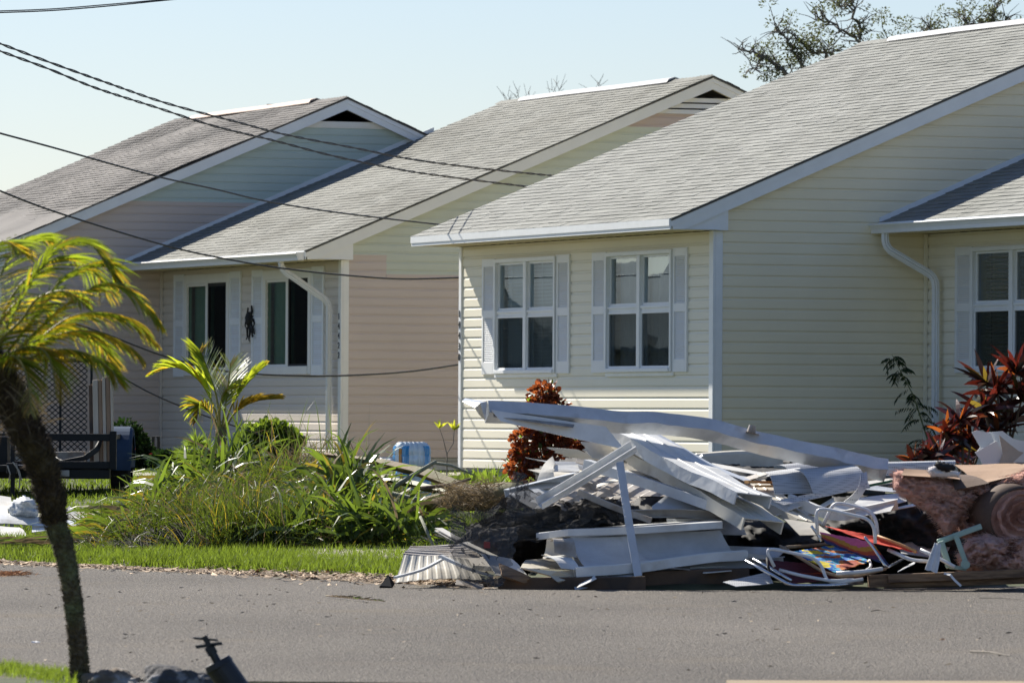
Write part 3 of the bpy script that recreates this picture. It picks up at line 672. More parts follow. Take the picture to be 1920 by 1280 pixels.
def near_s(r):
    x = r.uniform(-2.9, -1.93); return (x, ynear(x)-abs(r.gauss(0, .45))+.05)
tag(grass('near_grass', 5000, near_s, .055, .004, 'near_grass', 3), 'bright grass tuft at the near road edge beside the palm trunk', 'grass')
# --- leaf litter along the road edge -----------------------------
lit = MB(); r = random.Random(5)
for _ in range(5200):
    px = r.uniform(-20, 940); x = (px-960)/12000*47.5; Y = ye(x)+r.gauss(-.05, .13 if r.random() < .85 else .6); x = (px-960)/12000*Y
    if r.random() < .25+.5*max(0, noise.noise(V((x*2.2, 0, 3)))+.3) or True:
        s = (r.uniform(.012, .05) if r.random() < .96 else r.uniform(.05, .10))*(1+.6*noise.noise(V((x*3, 4, 0)))); d = rdir(r, -3, 16); e = d.cross(V((0, 0, 1))).normalized()*s*r.uniform(.15, .5); c = V((x, Y, gz(x, Y)+.006+r.uniform(0, .02)))
        k = d.cross(e).normalized()*s*.2
        lit.add([c-d*s, c+e+k, c+d*s, c-e+k], [(0, 1, 2), (0, 2, 3)]); 
mat('litter', (.40, .30, .20), .85, .3, 9., island=.6)
tag(lit.build('leaf_litter', MATS['litter']), 'dry brown leaf litter along the far road edge', 'leaf litter', kind='stuff')
# small litter on the asphalt
lit = MB()
for _ in range(260):
    px = r.uniform(0, 1920); Y = 29.5+15*r.random()**.6; x = (px-960)/12000*Y; s = r.uniform(.004, .018); d = rdir(r, -3, 12); e = d.orthogonal().normalized()*s*.4
    c = V((x, Y, .008)); lit.add([c-d*s*1.4, c+e, c+d*s*1.4, c-e], [(0, 1, 2, 3)])
mat('road_bits', (.20, .16, .11), .85, .3, 9., island=.5)
tag(lit.build('road_litter', MATS['road_bits']), 'straw bits and leaf crumbs scattered over the asphalt', 'litter', kind='stuff')
# --- foreground palm ---------------------------------------------
ZP = 28.7
pb = gnd(148, ZP); FP = empty('dwarf_palm', pb, 0, 'shaggy dwarf palm in the left foreground with leaning trunk and yellow green fronds', 'palm')
def rel(root, p): return V(p)-root.location
tw_ = [(150, 1290, .052), (148, 1230, .045), (143, 1180, .045), (136, 1120, .048), (125, 1050, .049), (115, 1012, .052), (104, 983, .058), (96, 936, .066), (80, 873, .073), (64, 836, .077), (45, 800, .082), (22, 750, .086), (-8, 705, .086), (-30, 660, .075)]
path = [(a, b) for a, b, c in tw_]; wds = [c for a, b, c in tw_]
PT = [rel(FP, at(a, b, ZP)) for a, b in path]
def sub(P, R, k=5):
    oP, oR = [], []
    for i in range(len(P)-1):
        for j in range(k): t = j/k; oP.append(P[i].lerp(P[i+1], t)); oR.append(R[i]*(1-t)+R[i+1]*t)
    return oP+[P[-1]], oR+[R[-1]]
P2, R2 = sub(PT, wds)
def spiky(P, R, n, r, L, wd, el=.7):
    mb = MB(); mb.tube(P, [q*.84 for q in R], 14)
    for _ in range(n):
        i = r.randrange(len(P)-1); p = P[i].lerp(P[i+1], r.random()); d = (P[i+1]-P[i]).normalized(); s = d.orthogonal(); a = r.uniform(0, 6.28); s = (Matrix.Rotation(a, 3, d) @ s).normalized()
        dd = (s*r.uniform(.5, 1.2)+d*el*r.uniform(.3, 1.4)).normalized(); t = d.cross(s); q = p+s*R[i]*.8; l = L*r.uniform(.4, 1.3)
        mb.add([q-t*wd, q+t*wd, q+d*wd*.9, q+dd*l], [(0, 1, 3), (1, 2, 3), (2, 0, 3)])
    return mb
r = random.Random(8)
k = 30
spiky(P2[k:], R2[k:], 3000, r, .034, .010).build('trunk', MATS['palm_trunk'], FP)
spiky(P2[:k+1], R2[:k+1], 3400, r, .016, .008).build('lower_trunk', MATS['palm_trunk_low'], FP)
fib = MB()
for _ in range(380):
    i = r.randrange(50, len(P2)-1); strand(fib, P2[i]+rdir(r, -40, 40)*R2[i], rdir(r, -60, 60), r.uniform(.05, .16), .005, 1.2, 3, r)
fib.build('fibre', MATS['dry_leaf'], FP)
fr_px = [([(-20, 700), (20, 600), (62, 520), (105, 466), (160, 452), (205, 492)], 0, .27, .1),
         ([(-10, 690), (60, 600), (110, 530), (160, 498), (195, 492), (218, 522)], .1, .25, .3),
         ([(0, 690), (70, 620), (140, 560), (205, 532), (262, 562), (302, 612)], -.1, .22, .5),
         ([(0, 700), (70, 640), (130, 596), (190, 586), (245, 600), (292, 642)], .2, .22, .6),
         ([(10, 710), (60, 670), (115, 655), (165, 664), (205, 690), (222, 716)], -.2, .20, .6),
         ([(0, 700), (50, 640), (95, 612), (150, 620), (190, 650), (215, 690)], .35, .22, .5),
         ([(-20, 690), (-10, 600), (0, 520), (30, 462), (62, 442), (100, 452)], .3, .25, .2),
         ([(-30, 690), (-50, 590), (-45, 520), (-20, 470), (8, 452), (40, 470)], -.3, .25, .4),
         ([(-20, 690), (0, 640), (40, 600), (70, 560), (120, 545), (160, 570)], -.35, .22, .4),
         ([(-20, 700), (10, 670), (50, 650), (85, 660), (100, 700), (105, 745)], -.3, .20, .6),
         ([(-20, 700), (0, 680), (25, 668), (45, 690), (55, 730), (58, 775)], -.4, .18, .7),
         ([(-40, 700), (-90, 620), (-150, 580), (-220, 590), (-270, 640)], 0, .25, .3),
         ([(-40, 700), (-80, 570), (-110, 500), (-160, 470), (-220, 500)], .3, .25, .3),
         ([(-30, 690), (-20, 640), (10, 590), (45, 560), (80, 580), (100, 620)], .55, .2, .5),
         ([(0, 700), (60, 655), (120, 625), (180, 622), (235, 645), (262, 668)], .05, .20, .7),
         ([(-30, 690), (20, 560), (80, 500), (130, 480), (185, 520), (200, 560)], .5, .22, .3)]
for i, (pp, dz, L_, yl) in enumerate(fr_px):
    n_ = len(pp); pts = [rel(FP, at(a, b, ZP+dz*(j/(n_-1)))) for j, (a, b) in enumerate(pp)]
    frond(FP, pts, 62, L_*1.05, .0085, 58, 1.1, seed=20+i, rr=.009, yel=yl*.6, hang=.35)
# rock edging and spot lamp at the palm's foot
def rock(name, label, c, size, seed, m):
    import bmesh
    bm = bmesh.new(); bmesh.ops.create_icosphere(bm, subdivisions=5, radius=1)
    for v in bm.verts:
        n1 = noise.fractal(v.co*1.3+V((seed, 0, 0)), 1, 2, 5); q = 1+.35*n1; v.co = V((v.co.x*size[0]*q, v.co.y*size[1]*q, v.co.z*size[2]*q))
    me = bpy.data.meshes.new(name); bm.to_mesh(me); bm.free(); me.materials.append(m); me.polygons.foreach_set('use_smooth', [True]*len(me.polygons))
    o = bpy.data.objects.new(name, me); COL.objects.link(o); o.location = c; return tag(o, label, 'rock')
rk = mat('rough_rock', (.16, .13, .10), .95, .4, 8., .9, 50., col2=(.30, .29, .27), c2scale=9., c2pos=(.5, .6)); rd = mat('dark_rock', (.07, .07, .075), .9, .4, 8., .9, 50., col2=(.22, .22, .23), c2scale=14., c2pos=(.55, .62))
rock('rock', 'brown weathered rock at the foot of the leaning palm trunk', gnd(215, 28.6)+V((0, 0, -.02)), (.14, .12, .085), 3, rk)
rock('rock', 'long dark grey rock between the palm foot and the black spot lamp', gnd(330, 28.5)+V((0, 0, -.03)), (.20, .13, .115), 9, rd)
sp = empty('spot_lamp', gnd(425, 28.2), 0, 'black plastic garden spot lamp tilted over beside the dark rock', 'lamp')
ax = (rel(sp, at(402, 1215, 28.2))-rel(sp, at(448, 1300, 28.2))).normalized(); sd = ax.cross(V((0, 1, 0))).normalized()
b0 = rel(sp, at(448, 1300, 28.2)); b1 = rel(sp, at(413, 1250, 28.2))
s = MB(); s.tube([b0, b1, b1+ax*.002, b1+ax*.03], [.062, .062, .066, .060], 20); s.build('housing', M['black'], sp, bevel=.003)
s = MB(); c = b1+ax*.03; s.tube([c, c+ax*.05], .018, 10); s.obox(c+ax*.055, sd*.022, ax*.02, V((0, 1, 0))*.014); s.build('neck', M['black'], sp)
s = MB(); c = c+ax*.075+V((.0, 0, .005)); s.obox(c, sd*.055+ax*.02, ax*.008, V((0, 1, 0))*.014); s.obox(c+ax*.03, sd*.045+ax*.03, ax*.006, V((0, 1, 0))*.014); s.obox(c+ax*.015, sd*.012, ax*.03, V((0, 1, 0))*.012); s.build('bracket', M['black'], sp)
# --- small yard palm ---------------------------------------------
YP = 66.; sp0 = gnd(414, YP); SPM = empty('young_palm', sp0, 0, 'young lime green feather palm in front of the beige house windows', 'palm')
tp = rel(SPM, at(414, 800, YP)); s = MB(); s.tube([V((0, 0, 0)), tp*.5+V((.01, 0, 0)), tp*.95, tp], [.085, .07, .062, .04], 12); s.build('trunk', MATS['husk'], SPM)
yp = [([(414, 812), (400, 760), (372, 712), (328, 688), (284, 700)], 0, .40, 'lime_palm', .9, .05),
      ([(414, 812), (406, 745), (392, 700), (380, 668), (374, 656)], .3, .42, 'lime_palm', .4, .05),
      ([(415, 812), (424, 750), (430, 705), (432, 680)], -.2, .40, 'lime_palm', .4, .05),
      ([(416, 812), (438, 752), (468, 712), (492, 688)], .1, .36, 'lime_palm', .6, .1),
      ([(418, 812), (442, 772), (478, 752), (522, 746)], -.2, .36, 'amber_palm', .8, .8),
      ([(414, 812), (412, 770), (420, 735), (440, 725)], -.3, .35, 'lime_palm', .8, .1),
      ([(414, 812), (395, 775), (375, 760), (368, 790)], -.3, .3, 'lime_palm', 1.5, .3)]
for i, (pp, dz, L_, m_, dr, yl) in enumerate(yp):
    n_ = len(pp); frond(SPM, [rel(SPM, at(a, b, YP+dz*(j/(n_-1)))) for j, (a, b) in enumerate(pp)], 34, L_*.85, .026, 48, dr, mats=(m_, 'amber_palm'), rr=.014, seed=60+i, stem='petiole', start=.3, yel=yl)
# --- heap of yard waste ------------------------------------------
HZ = 54.5
def hp_top(px):
    return lerp_tab([(140, 1010), (200, 960), (270, 905), (360, 880), (430, 855), (500, 850), (560, 852), (620, 858), (700, 885), (780, 925), (830, 965), (880, 1000)], px)
hm = MB(); nx, ny = 60, 14; vs = []; r = random.Random(4)
for i in range(nx+1):
    px = 150+700*i/nx; Y0 = 52.1; zt = at(px, hp_top(px)+10, HZ).z-gz(at(px, 0, HZ).x, HZ)
    for j in range(ny+1):
        t = j/ny; Y = Y0+4.7*t; x = at(px, 0, HZ).x*(Y/HZ); h = max(0, zt)*math.sin(math.pi*min(1, .06+t*.94))**.6*(1 if 0 < j < ny else 0); h *= .82+.35*noise.noise(V((x*3, Y*3, 0)))
        vs.append((x, Y, gz(x, Y)-.03+h*.85))
hm.add(vs, [(i*(ny+1)+j, (i+1)*(ny+1)+j, (i+1)*(ny+1)+j+1, i*(ny+1)+j+1) for i in range(nx) for j in range(ny)])
m = hm.build('yard_waste_heap', MATS['soil_dark'], smooth=True); tag(m, 'long heap of cut grass, leaves and soil on the verge', 'yard waste', kind='stuff')
def heapz(x, Y):
    i = min(nx-1, max(0, int((x/(Y)*12000+960-150)/700*nx))); j = min(ny, max(0, int((Y-52.1)/4.7*ny))); return vs[i*(ny+1)+j][2]
hb = [MB(), MB(), MB()]
for _ in range(10500):
    px = r.uniform(160, 800); Y = 51.9+4.7*r.random(); x = (px-960)/12000*Y; z = heapz(x, Y)
    k = 0 if r.random() < .74 else (1 if r.random() < .3 else 2)
    strand(hb[k], (x, Y, z+r.uniform(-.03, .02)), rdir(r, -5, 60)+V((.25 if px > 500 else -.25, 0, 0)), r.uniform(.12, .42), r.uniform(.006, .013), r.uniform(.8, 2.4), 3, r)
for k, nme, mm in ((0, 'cut_grass', 'fine_blade'), (1, 'yellowed_grass', 'strap_yellow'), (2, 'dry_grass', 'dry_leaf')):
    o = hb[k].build(nme, MATS[mm], m)
sm = ('strap_leaf', 'strap_yellow', 'dry_leaf'); fm = ('fine_blade', 'strap_yellow', 'dry_leaf')
def cl(px, py, Y): return at(px, py, Y)
G1, G2 = 'strap leaved plants thrown on the heap', 'grass tussocks thrown on the heap'
clump('strap_leaf_plant', 'strap leaved plant drooping at the right end of the heap above the cut lawn', 'plant', cl(690, 1010, 51.5), 130, .62, 0.042, 2.6, sm, .12, (15, 80), 1, group=G1)
clump('strap_leaf_plant', 'strap leaved plant at the heap foot left of the drooping right end one', 'plant', cl(600, 1000, 51.8), 120, .60, 0.039, 2.5, sm, .12, (10, 75), 2, group=G1)
clump('strap_leaf_plant', 'upright strap leaved plant beside the dry palm sheaths', 'plant', cl(650, 930, 52.6), 80, .62, 0.045, 2.2, sm, .1, (20, 80), 3, group=G1)
clump('strap_leaf_plant', 'dark strap leaved plant on the left end of the heap near the trailer wheel', 'plant', cl(290, 985, 54), 110, .66, 0.039, 2.5, sm, .14, (5, 65), 4, lean=(-.3, 0, 0), group=G1)
clump('strap_leaf_plant', 'strap leaved plant on the left slope below the young palm', 'plant', cl(370, 930, 55), 110, .66, 0.039, 2.4, sm, .14, (5, 70), 5, lean=(-.3, 0, 0), group=G1)
clump('strap_leaf_plant', 'strap leaved plant just under the young palm trunk', 'plant', cl(430, 885, 56.3), 90, .60, 0.039, 2.3, sm, .12, (10, 80), 6, group=G1)
clump('strap_leaf_plant', 'strap leaved plant spilling over the kerb end of the heap at far left', 'plant', cl(225, 1008, 53), 60, .5, 0.033, 2.3, sm, .12, (5, 50), 7, lean=(-.3, 0, 0), group=G1)
clump('grass_tussock', 'dense upright grass tussock in the middle front of the heap', 'grass tussock', cl(480, 1015, 52.2), 460, .52, .010, 1.4, fm, .16, (35, 88), 8, group=G2)
clump('grass_tussock', 'grass tussock left of the dense middle one with fanned blades', 'grass tussock', cl(390, 1015, 52.6), 330, .55, .010, 1.6, fm, .14, (25, 85), 9, lean=(-.2, 0, 0), group=G2)
clump('grass_tussock', 'yellow tipped grass tussock on top of the heap', 'grass tussock', cl(540, 930, 54.5), 380, .45, .010, 2.2, fm, .18, (20, 85), 10, group=G2)
clump('grass_tussock', 'brown dried grass tussock behind the strap leaved plants', 'grass tussock', cl(590, 895, 55.3), 380, .42, .007, 2.0, ('dry_leaf', 'strap_yellow', 'fine_blade'), .2, (10, 80), 11, group=G2)
clump('grass_tussock', 'dark green grass tussock between the middle and right front ones', 'grass tussock', cl(545, 1025, 51.9), 420, .55, .010, 1.4, fm, .16, (35, 88), 14, group=G2)
clump('grass_tussock', 'upright grass tussock just left of the dense middle one', 'grass tussock', cl(435, 1028, 52.0), 380, .5, .010, 1.4, fm, .16, (35, 88), 18, group=G2)
clump('grass_tussock', 'low grass tussock at the left front foot of the heap', 'grass tussock', cl(310, 1022, 52.6), 300, .45, .010, 1.7, fm, .16, (20, 85), 15, lean=(-.2, 0, 0), group=G2)
clump('grass_tussock', 'grass tussock in front of the copper dry one near the right end', 'grass tussock', cl(640, 1030, 51.6), 300, .42, .010, 1.8, fm, .16, (20, 85), 16, group=G2)
clump('strap_leaf_plant', 'broad arching strap leaves at the far right end reaching the awning panel', 'plant', cl(760, 1000, 51.2), 90, .62, 0.042, 2.8, sm, .1, (15, 70), 17, lean=(.2, 0, 0), group=G1)
clump('reed_clump', 'tall thin reeds rising from the heap against the pinkish wall', 'reeds', cl(640, 885, 55.5), 30, .55, .012, 1.9, sm, .2, (50, 88), 12)
clump('reed_clump', 'thin curling reeds rising in front of the beige house corner', 'reeds', cl(500, 870, 56.5), 44, .62, .011, 1.9, sm, .25, (45, 88), 13)
def ptube(name, label, cat, pts, r_, m_, smooth=True, n=8, **k):
    P = [at(*p) for p in pts]; root = MB(); c = P[0]
    root.tube(P, r_, n); return tag(root.build(name, MATS[m_], smooth=smooth), label, cat, **k)
def strip(name, label, cat, pts, wd, th, m_, seed=0, **k):
    """curved husk: wide gutter-like section swept along points"""
    P = [at(*p) for p in pts]; P2_, W2_ = sub(P, wd, 4); mb = MB()
    prof = [(-1, .35), (-.6, .05), (0, -.1), (.6, .05), (1, .35), (1, .30), (.6, -.02), (0, -.18), (-.6, -.02), (-1, .30)]
    mb.sweep(prof, P2_, scale=[w_ for w_ in W2_]); return tag(mb.build(name, MATS[m_], smooth=False), label, cat, **k)
strip('palm_sheath', 'broad brown palm leaf sheath arching across the heap toward the debris pile', 'palm sheath', [(600, 852, 54.5), (700, 868, 53.5), (790, 890, 52.8), (880, 925, 52.2), (960, 950, 52)], [.05, .10, .12, .10, .07], .02, 'husk')
strip('palm_sheath', 'dark olive palm leaf sheath lying under the brown arching one', 'palm sheath', [(680, 890, 53), (760, 908, 52.6), (830, 925, 52.2), (900, 940, 52)], [.05, .09, .09, .05], .02, 'stem_green')
ptube('palm_log', 'fibrous brown palm log end beside the black netting', 'log', [(800, 945, 51.5), (880, 935, 51.3), (950, 928, 51), (1010, 930, 50.8)], [.06, .10, .11, .09], 'husk', n=12)
fb = MB(); r = random.Random(31)
for _ in range(900): strand(fb, at(r.uniform(820, 970), r.uniform(905, 950), 50.9+r.uniform(0, .4)), rdir(r, -50, 40)+V((.5, 0, 0)), r.uniform(.08, .25), .006, 1.5, 3, r)
tag(fb.build('palm_fibre', MATS['dry_leaf']), 'matted brown palm fibre hanging over the log end', 'palm fibre', kind='stuff')
ptube('fallen_branch', 'lichen grey branch poking up in front of the water packs', 'branch', [(735, 915, 52.3), (775, 890, 52.3), (812, 868, 52.3), (818, 864, 52.3)], [.022, .018, .016, .012], 'lichen_branch', group='lichen branches on the heap')
ptube('fallen_branch', 'lichen grey branch bending down right of the water packs', 'branch', [(812, 867, 52.5), (845, 872, 52.5), (888, 890, 52.5)], [.013, .013, .006], 'lichen_branch', group='lichen branches on the heap')
ptube('fallen_branch', 'long lichen grey branch low beside the drooping strap leaves', 'branch', [(735, 925, 51.6), (790, 938, 51.6), (850, 948, 51.6), (930, 960, 51.4)], [.02, .018, .015, .01], 'lichen_branch', group='lichen branches on the heap')
ptube('fallen_branch', 'short dark branch pointing at the cream house corner', 'branch', [(790, 915, 51.8), (850, 908, 51.8), (884, 897, 51.8)], [.018, .014, .01], 'bark', group='lichen branches on the heap')
ptube('pale_stick', 'pale weathered stick leaning over the striped awning panel', 'stick', [(788, 968, 48.6), (812, 1022, 48.4)], [.011, .012], 'lichen_branch')
# --- palm frond lying flat at the left road edge ------------------
lf = empty('fallen_frond', gnd(90, 52.5), 0, 'brown fallen palm frond lying flat by the road at far left', 'palm frond')
frond(lf, [rel(lf, at(-120, 1030, 52.6)), rel(lf, at(0, 1022, 52.8)), rel(lf, at(100, 1018, 53)), rel(lf, at(200, 1022, 53))], 90, .45, .012, 30, .8, mats=('dry_leaf', 'strap_leaf'), seed=77, yel=.4)
# --- bushes near the houses --------------------------------------
def bush(name, label, cat, pts, n, size, m_, rad, seed, sq=(1, 1, 1), stems=True, asp=.55, extra=None, group=None, base=None):
    r = random.Random(seed); P = [at(*p) for p in pts]; b = base or V((sum(p.x for p in P)/len(P), sum(p.y for p in P)/len(P), 0)); b.z = gz(b.x, b.y)
    root = empty(name, b, 0, label, cat, group); Q = [p-b for p in P]
    if stems:
        s = MB()
        for q in Q: s.tube([V((r.uniform(-.05, .05), r.uniform(-.05, .05), -.02)), q*.5+V((r.uniform(-.06, .06), 0, 0)), q], [.014, .010, .004], 5)
        s.build('stems', MATS['bark'], root)
    mb = MB(); leafblob(mb, Q, n, size, r, sq, asp, rad); mb.build('foliage', MATS[m_], root)
    if extra:
        mb = MB(); leafblob(mb, Q, extra[1], extra[2], r, sq, asp, rad*1.05); mb.build(extra[3] if len(extra) > 3 else 'flowers', MATS[extra[0]], root)
    return root
YB = 68.5
bush('copperleaf_shrub', 'copper red shrub against the cream front wall behind the bent beam', 'shrub', [(1020, 740, YB), (1015, 760, YB), (1040, 765, YB), (985, 820, YB), (1010, 810, YB), (1040, 825, YB), (985, 850, YB), (1010, 860, YB), (1030, 880, YB), (1000, 890, YB), (975, 870, YB), (1070, 840, YB+.3), (1095, 845, YB+.3), (1020, 790, YB), (1060, 815, YB), (1110, 860, YB+.3)], 2500, .075, 'copper_leaf', .145, 3, asp=.75, extra=('seedling_leaf', 120, .07, 'green_leaves'))
YC = 71
def rosette(root, leafm_, p, n, L_, wd, r, el=(0, 85)):
    mb = MB()
    for i in range(n):
        d = rdir(r, *el); strand(mb, p, d, L_*r.uniform(.6, 1.1), wd*r.uniform(.7, 1.1), r.uniform(.3, 1.3), 6, r, tip=0.0)
    return mb.build('leaf_rosette', MATS[leafm_], root)
def cordyline(label, base, heads, seed, L_=.42, wd=.075):
    r = random.Random(seed); b = gnd(*base); root = empty('cordyline', b, 0, label, 'shrub', 'dark red cordylines by the cream wall')
    s = MB()
    for px, py, Y in heads: q = at(px, py, Y)-b; s.tube([V((r.uniform(-.05, .05), 0, 0)), q*.55+V((r.uniform(-.05, .05), 0, 0)), q], [.02, .016, .012], 6)
    s.build('canes', MATS['bark'], root)
    for i, (px, py, Y) in enumerate(heads):
        q = at(px, py, Y)-b
        rosette(root, 'cordyline_leaf', q, 20, L_, wd, r, (-25, 75)); rosette(root, ('cordyline_orange', 'cordyline_green')[r.random() < .35], q, 4, L_*.9, wd*.9, r, (20, 88))
cordyline('tall dark red cordyline under the right window of the cream house', (1875, YC), [(1870, 735, YC), (1845, 770, YC-.2), (1895, 790, YC+.3), (1915, 750, YC), (1870, 810, YC), (1830, 790, YC+.2), (1905, 700, YC), (1850, 720, YC+.2)], 5)
cordyline('middle dark red cordyline with orange leaves left of the tall one', (1800, YC-1), [(1800, 790, YC-1), (1775, 815, YC-1), (1820, 830, YC-1), (1790, 850, YC-1), (1835, 850, YC-.8)], 6, .36, .07)
cordyline('small low cordyline with glowing red orange leaves furthest left', (1740, YC-2), [(1735, 862, YC-2), (1760, 855, YC-2), (1712, 866, YC-2)], 7, .30, .07)
# feathery weed by the wall
vb = gnd(1752, 73.4); vw = empty('feathery_weed', vb, 0, 'thin feathery green weed growing up the cream side wall', 'weed')
st = [rel(vw, at(a, b, 73.4)) for a, b in ((1752, 880), (1738, 820), (1722, 770), (1712, 740), (1692, 702), (1678, 675), (1672, 664))]
s = MB(); s.tube(st, [.010, .009, .008, .006, .005, .003, .002], 6); s.build('stem', MATS['stem_green'], vw); r = random.Random(3); mb = MB()
for i in range(34):
    t = r.uniform(.06, .97)*(len(st)-1); j = int(t); p = st[j].lerp(st[min(j+1, len(st)-1)], t-j); d = rdir(r, -10, 45); L_ = .34*(1-.65*t/(len(st)-1)); q = p
    for k in range(9):
        d = (d+V((0, 0, -.14))).normalized(); q = q+d*L_/9
        for s_ in (-1, 1):
            e = (d.cross(V((0, 0, 1))).normalized()*s_+d*.5+V((0, 0, -.9))).normalized(); strand(mb, q, e, .085*r.uniform(.7, 1.1), .018, .4, 2, r)
mb.build('leaflets', MATS['vine_leaf'], vw)
bush('hibiscus_bush', 'dark green bush with red flowers behind the trailer wheel', 'bush', [(a, b, 88) for a, b in ((235, 815), (250, 830), (225, 840), (260, 850), (240, 860), (270, 865), (215, 865))], 3000, .075, 'dark_shrub', .22, 14, extra=('flower_red', 22, .06))
bush('flowering_bush', 'bright green bush with orange flowers in front of the beige wall', 'bush', [(a, b, 82) for a, b in ((480, 820), (500, 812), (520, 815), (540, 830), (465, 835), (500, 840), (530, 850), (478, 855))], 2600, .085, 'bright_shrub', .17, 15, asp=.8, extra=('cordyline_orange', 14, .07))
bush('low_hedge', 'low dark hedge plant at the foot of the beige wall left of the young palm', 'bush', [(a, 864, 86) for a in (300, 320, 340, 360, 385, 400)], 2200, .06, 'dark_shrub', .14, 16)
fp = empty('fan_palm', gnd(368, 80), 0, 'small light green fan palm seedling by the beige wall', 'palm'); r = random.Random(6); mb = MB()
for c in ((368, 825), (352, 845), (385, 842)):
    q = rel(fp, at(c[0], c[1]+8, 80))
    for i in range(30): a = math.radians(-10+200*i/29); strand(mb, q, V((math.cos(a), r.uniform(-.2, .2), math.sin(a))), .2*r.uniform(.8, 1.1), .02, .3, 3, r)
    mb.tube([V((0, 0, 0)), q], .006, 5)
mb.build('fan_leaves', MATS['seedling_leaf'], fp)
sg = empty('sapling', gnd(842, 70), 0, 'thin forked sapling with yellow green leaf tufts beside the water packs', 'sapling'); s = MB()
f0, f1, f2, f3 = [rel(sg, at(a, b, 70)) for a, b in ((838, 880), (838, 850), (824, 802), (852, 805))]
s.tube([f0-V((0, 0, .2)), f0, f1], [.010, .008, .007], 6); s.tube([f1, (f1+f2)/2+V((.0, 0, .02)), f2], [.006, .004, .003], 5); s.tube([f1, (f1+f3)/2+V((.03, 0, -.02)), f3], [.006, .005, .003], 5); s.build('stem', MATS['bark_grey'], sg); mb = MB(); r = random.Random(2)
for q in (f2, f3):
    for i in range(9): strand(mb, q, rdir(r, 10, 88), .10*r.uniform(.8, 1.2), .03, .4, 3, r)
mb.build('leaf_tufts', MATS['yellow_bud'], sg)
for i, (px, kind, lab) in enumerate(((878, 0, 'round leaved weed right at the cream wall corner'), (902, 1, 'thin upright weed stalks between the two left round leaved weeds'), (922, 0, 'broad round leaved weed in the middle of the cream wall foot'), (942, 1, 'thin upright weed stalks just left of the copper shrub'), (958, 0, 'round leaved weed tucked against the copper shrub'))):
    clump('seedling', lab, 'weed', gnd(px, 70+i % 3*.4), 20 if kind == 0 else 40, .20 if kind == 0 else .26, .06 if kind == 0 else .010, .9, ('seedling_leaf',), .09, (30, 88), 90+i, group='weeds along the cream wall foot')
# --- trees behind the roofs --------------------------------------
def tree(label, segs, n, size, m_, rad, seed, base):
    r = random.Random(seed); b = gnd(*base); root = empty('oak_tree', b, 0, label, 'tree'); tr = MB(); tw = []
    for pts, r0, r1 in segs:
        P = [at(*p)-b for p in pts]; r0 *= .7; r1 *= .7; P_, R_ = sub(P, [r0+(r1-r0)*i/(len(P)-1) for i in range(len(P))], 4)
        P_ = [p+V((r.gauss(0, .03), r.gauss(0, .03), r.gauss(0, .03))) if 0 < i < len(P_)-1 else p for i, p in enumerate(P_)]
        tr.tube(P_, R_, 7)
        if r0 < .12:
            for p in P_[2:]:
                for _ in range(3):
                    q = p+rdir(r, -30, 70)*r.uniform(.15, .5); tr.tube([p, (p+q)/2+rdir(r, -60, 60)*.05, q], [.012, .009, .004], 4); tw.append(q)
            tw.append(P_[-1])
    tr.build('trunk', MATS['bark_grey'], root); mb = MB(); tw = [q for q in tw if r.random() < .27]; leafblob(mb, tw, n, size, r, (1, 1, .8), .5, rad); mb.build('crown', MATS[m_], root); return root
YT = 112
tree('wind stripped oak tree with twisted limbs behind the cream house roof', [
    ([(1600, 900, YT), (1590, 500, YT), (1570, 250, YT), (1560, 180, YT)], .32, .2),
    ([(1560, 200, YT), (1520, 165, YT), (1480, 142, YT), (1455, 130, YT), (1435, 108, YT), (1410, 100, YT), (1385, 92, YT)], .085, .02),
    ([(1540, 170, YT), (1507, 128, YT), (1495, 105, YT), (1482, 85, YT), (1465, 66, YT), (1455, 55, YT)], .06, .015),
    ([(1560, 180, YT), (1552, 104, YT), (1530, 96, YT), (1510, 86, YT), (1495, 74, YT)], .05, .015),
    ([(1570, 220, YT), (1615, 84, YT), (1612, 60, YT), (1604, 35, YT), (1602, 0, YT), (1596, -30, YT)], .06, .02),
    ([(1612, 78, YT), (1590, 66, YT), (1572, 55, YT), (1552, 42, YT), (1530, 38, YT)], .04, .015),
    ([(1435, 108, YT), (1420, 125, YT), (1405, 130, YT)], .03, .01),
    ([(1600, 20, YT), (1580, 8, YT), (1568, 10, YT)], .03, .01),
    ([(1575, 120, YT), (1560, 110, YT), (1555, 90, YT)], .03, .01)], 3600, .055, 'oak_leaf', .17, 5, (1600, YT))
tree('round topped tree just showing over the ridge vent right of the oak', [([(1700, 900, 118), (1690, 300, 118), (1685, 100, 118), (1680, 72, 118)], .25, .05), ([(1685, 100, 118), (1740, 70, 118), (1760, 60, 118)], .06, .02), ([(1685, 90, 118), (1735, 58, 118), (1745, 48, 118)], .04, .02), ([(1690, 120, 118), (1665, 75, 118)], .03, .02)], 2200, .055, 'oak_leaf', .22, 8, (1700, 118))
tree('bushier tree top over the ridge vent at the right edge', [([(1850, 900, 120), (1845, 300, 120), (1842, 60, 120), (1838, 35, 120)], .25, .05), ([(1842, 80, 120), (1860, 30, 120), (1868, 15, 120)], .05, .02), ([(1842, 70, 120), (1815, 45, 120), (1803, 28, 120)], .05, .02), ([(1845, 70, 120), (1880, 45, 120), (1893, 38, 120)], .04, .02), ([(1840, 60, 120), (1825, 40, 120)], .04, .02)], 1500, .055, 'oak_leaf', .20, 9, (1850, 120))
tw = empty('bare_tree', gnd(970, 140), 0, 'faint leafless twigs showing above the middle roof ridge', 'tree'); s = MB(); r = random.Random(12)
s.tube([V((0, 0, 0)), rel(tw, at(972, 260, 140))], [.2, .06], 7)
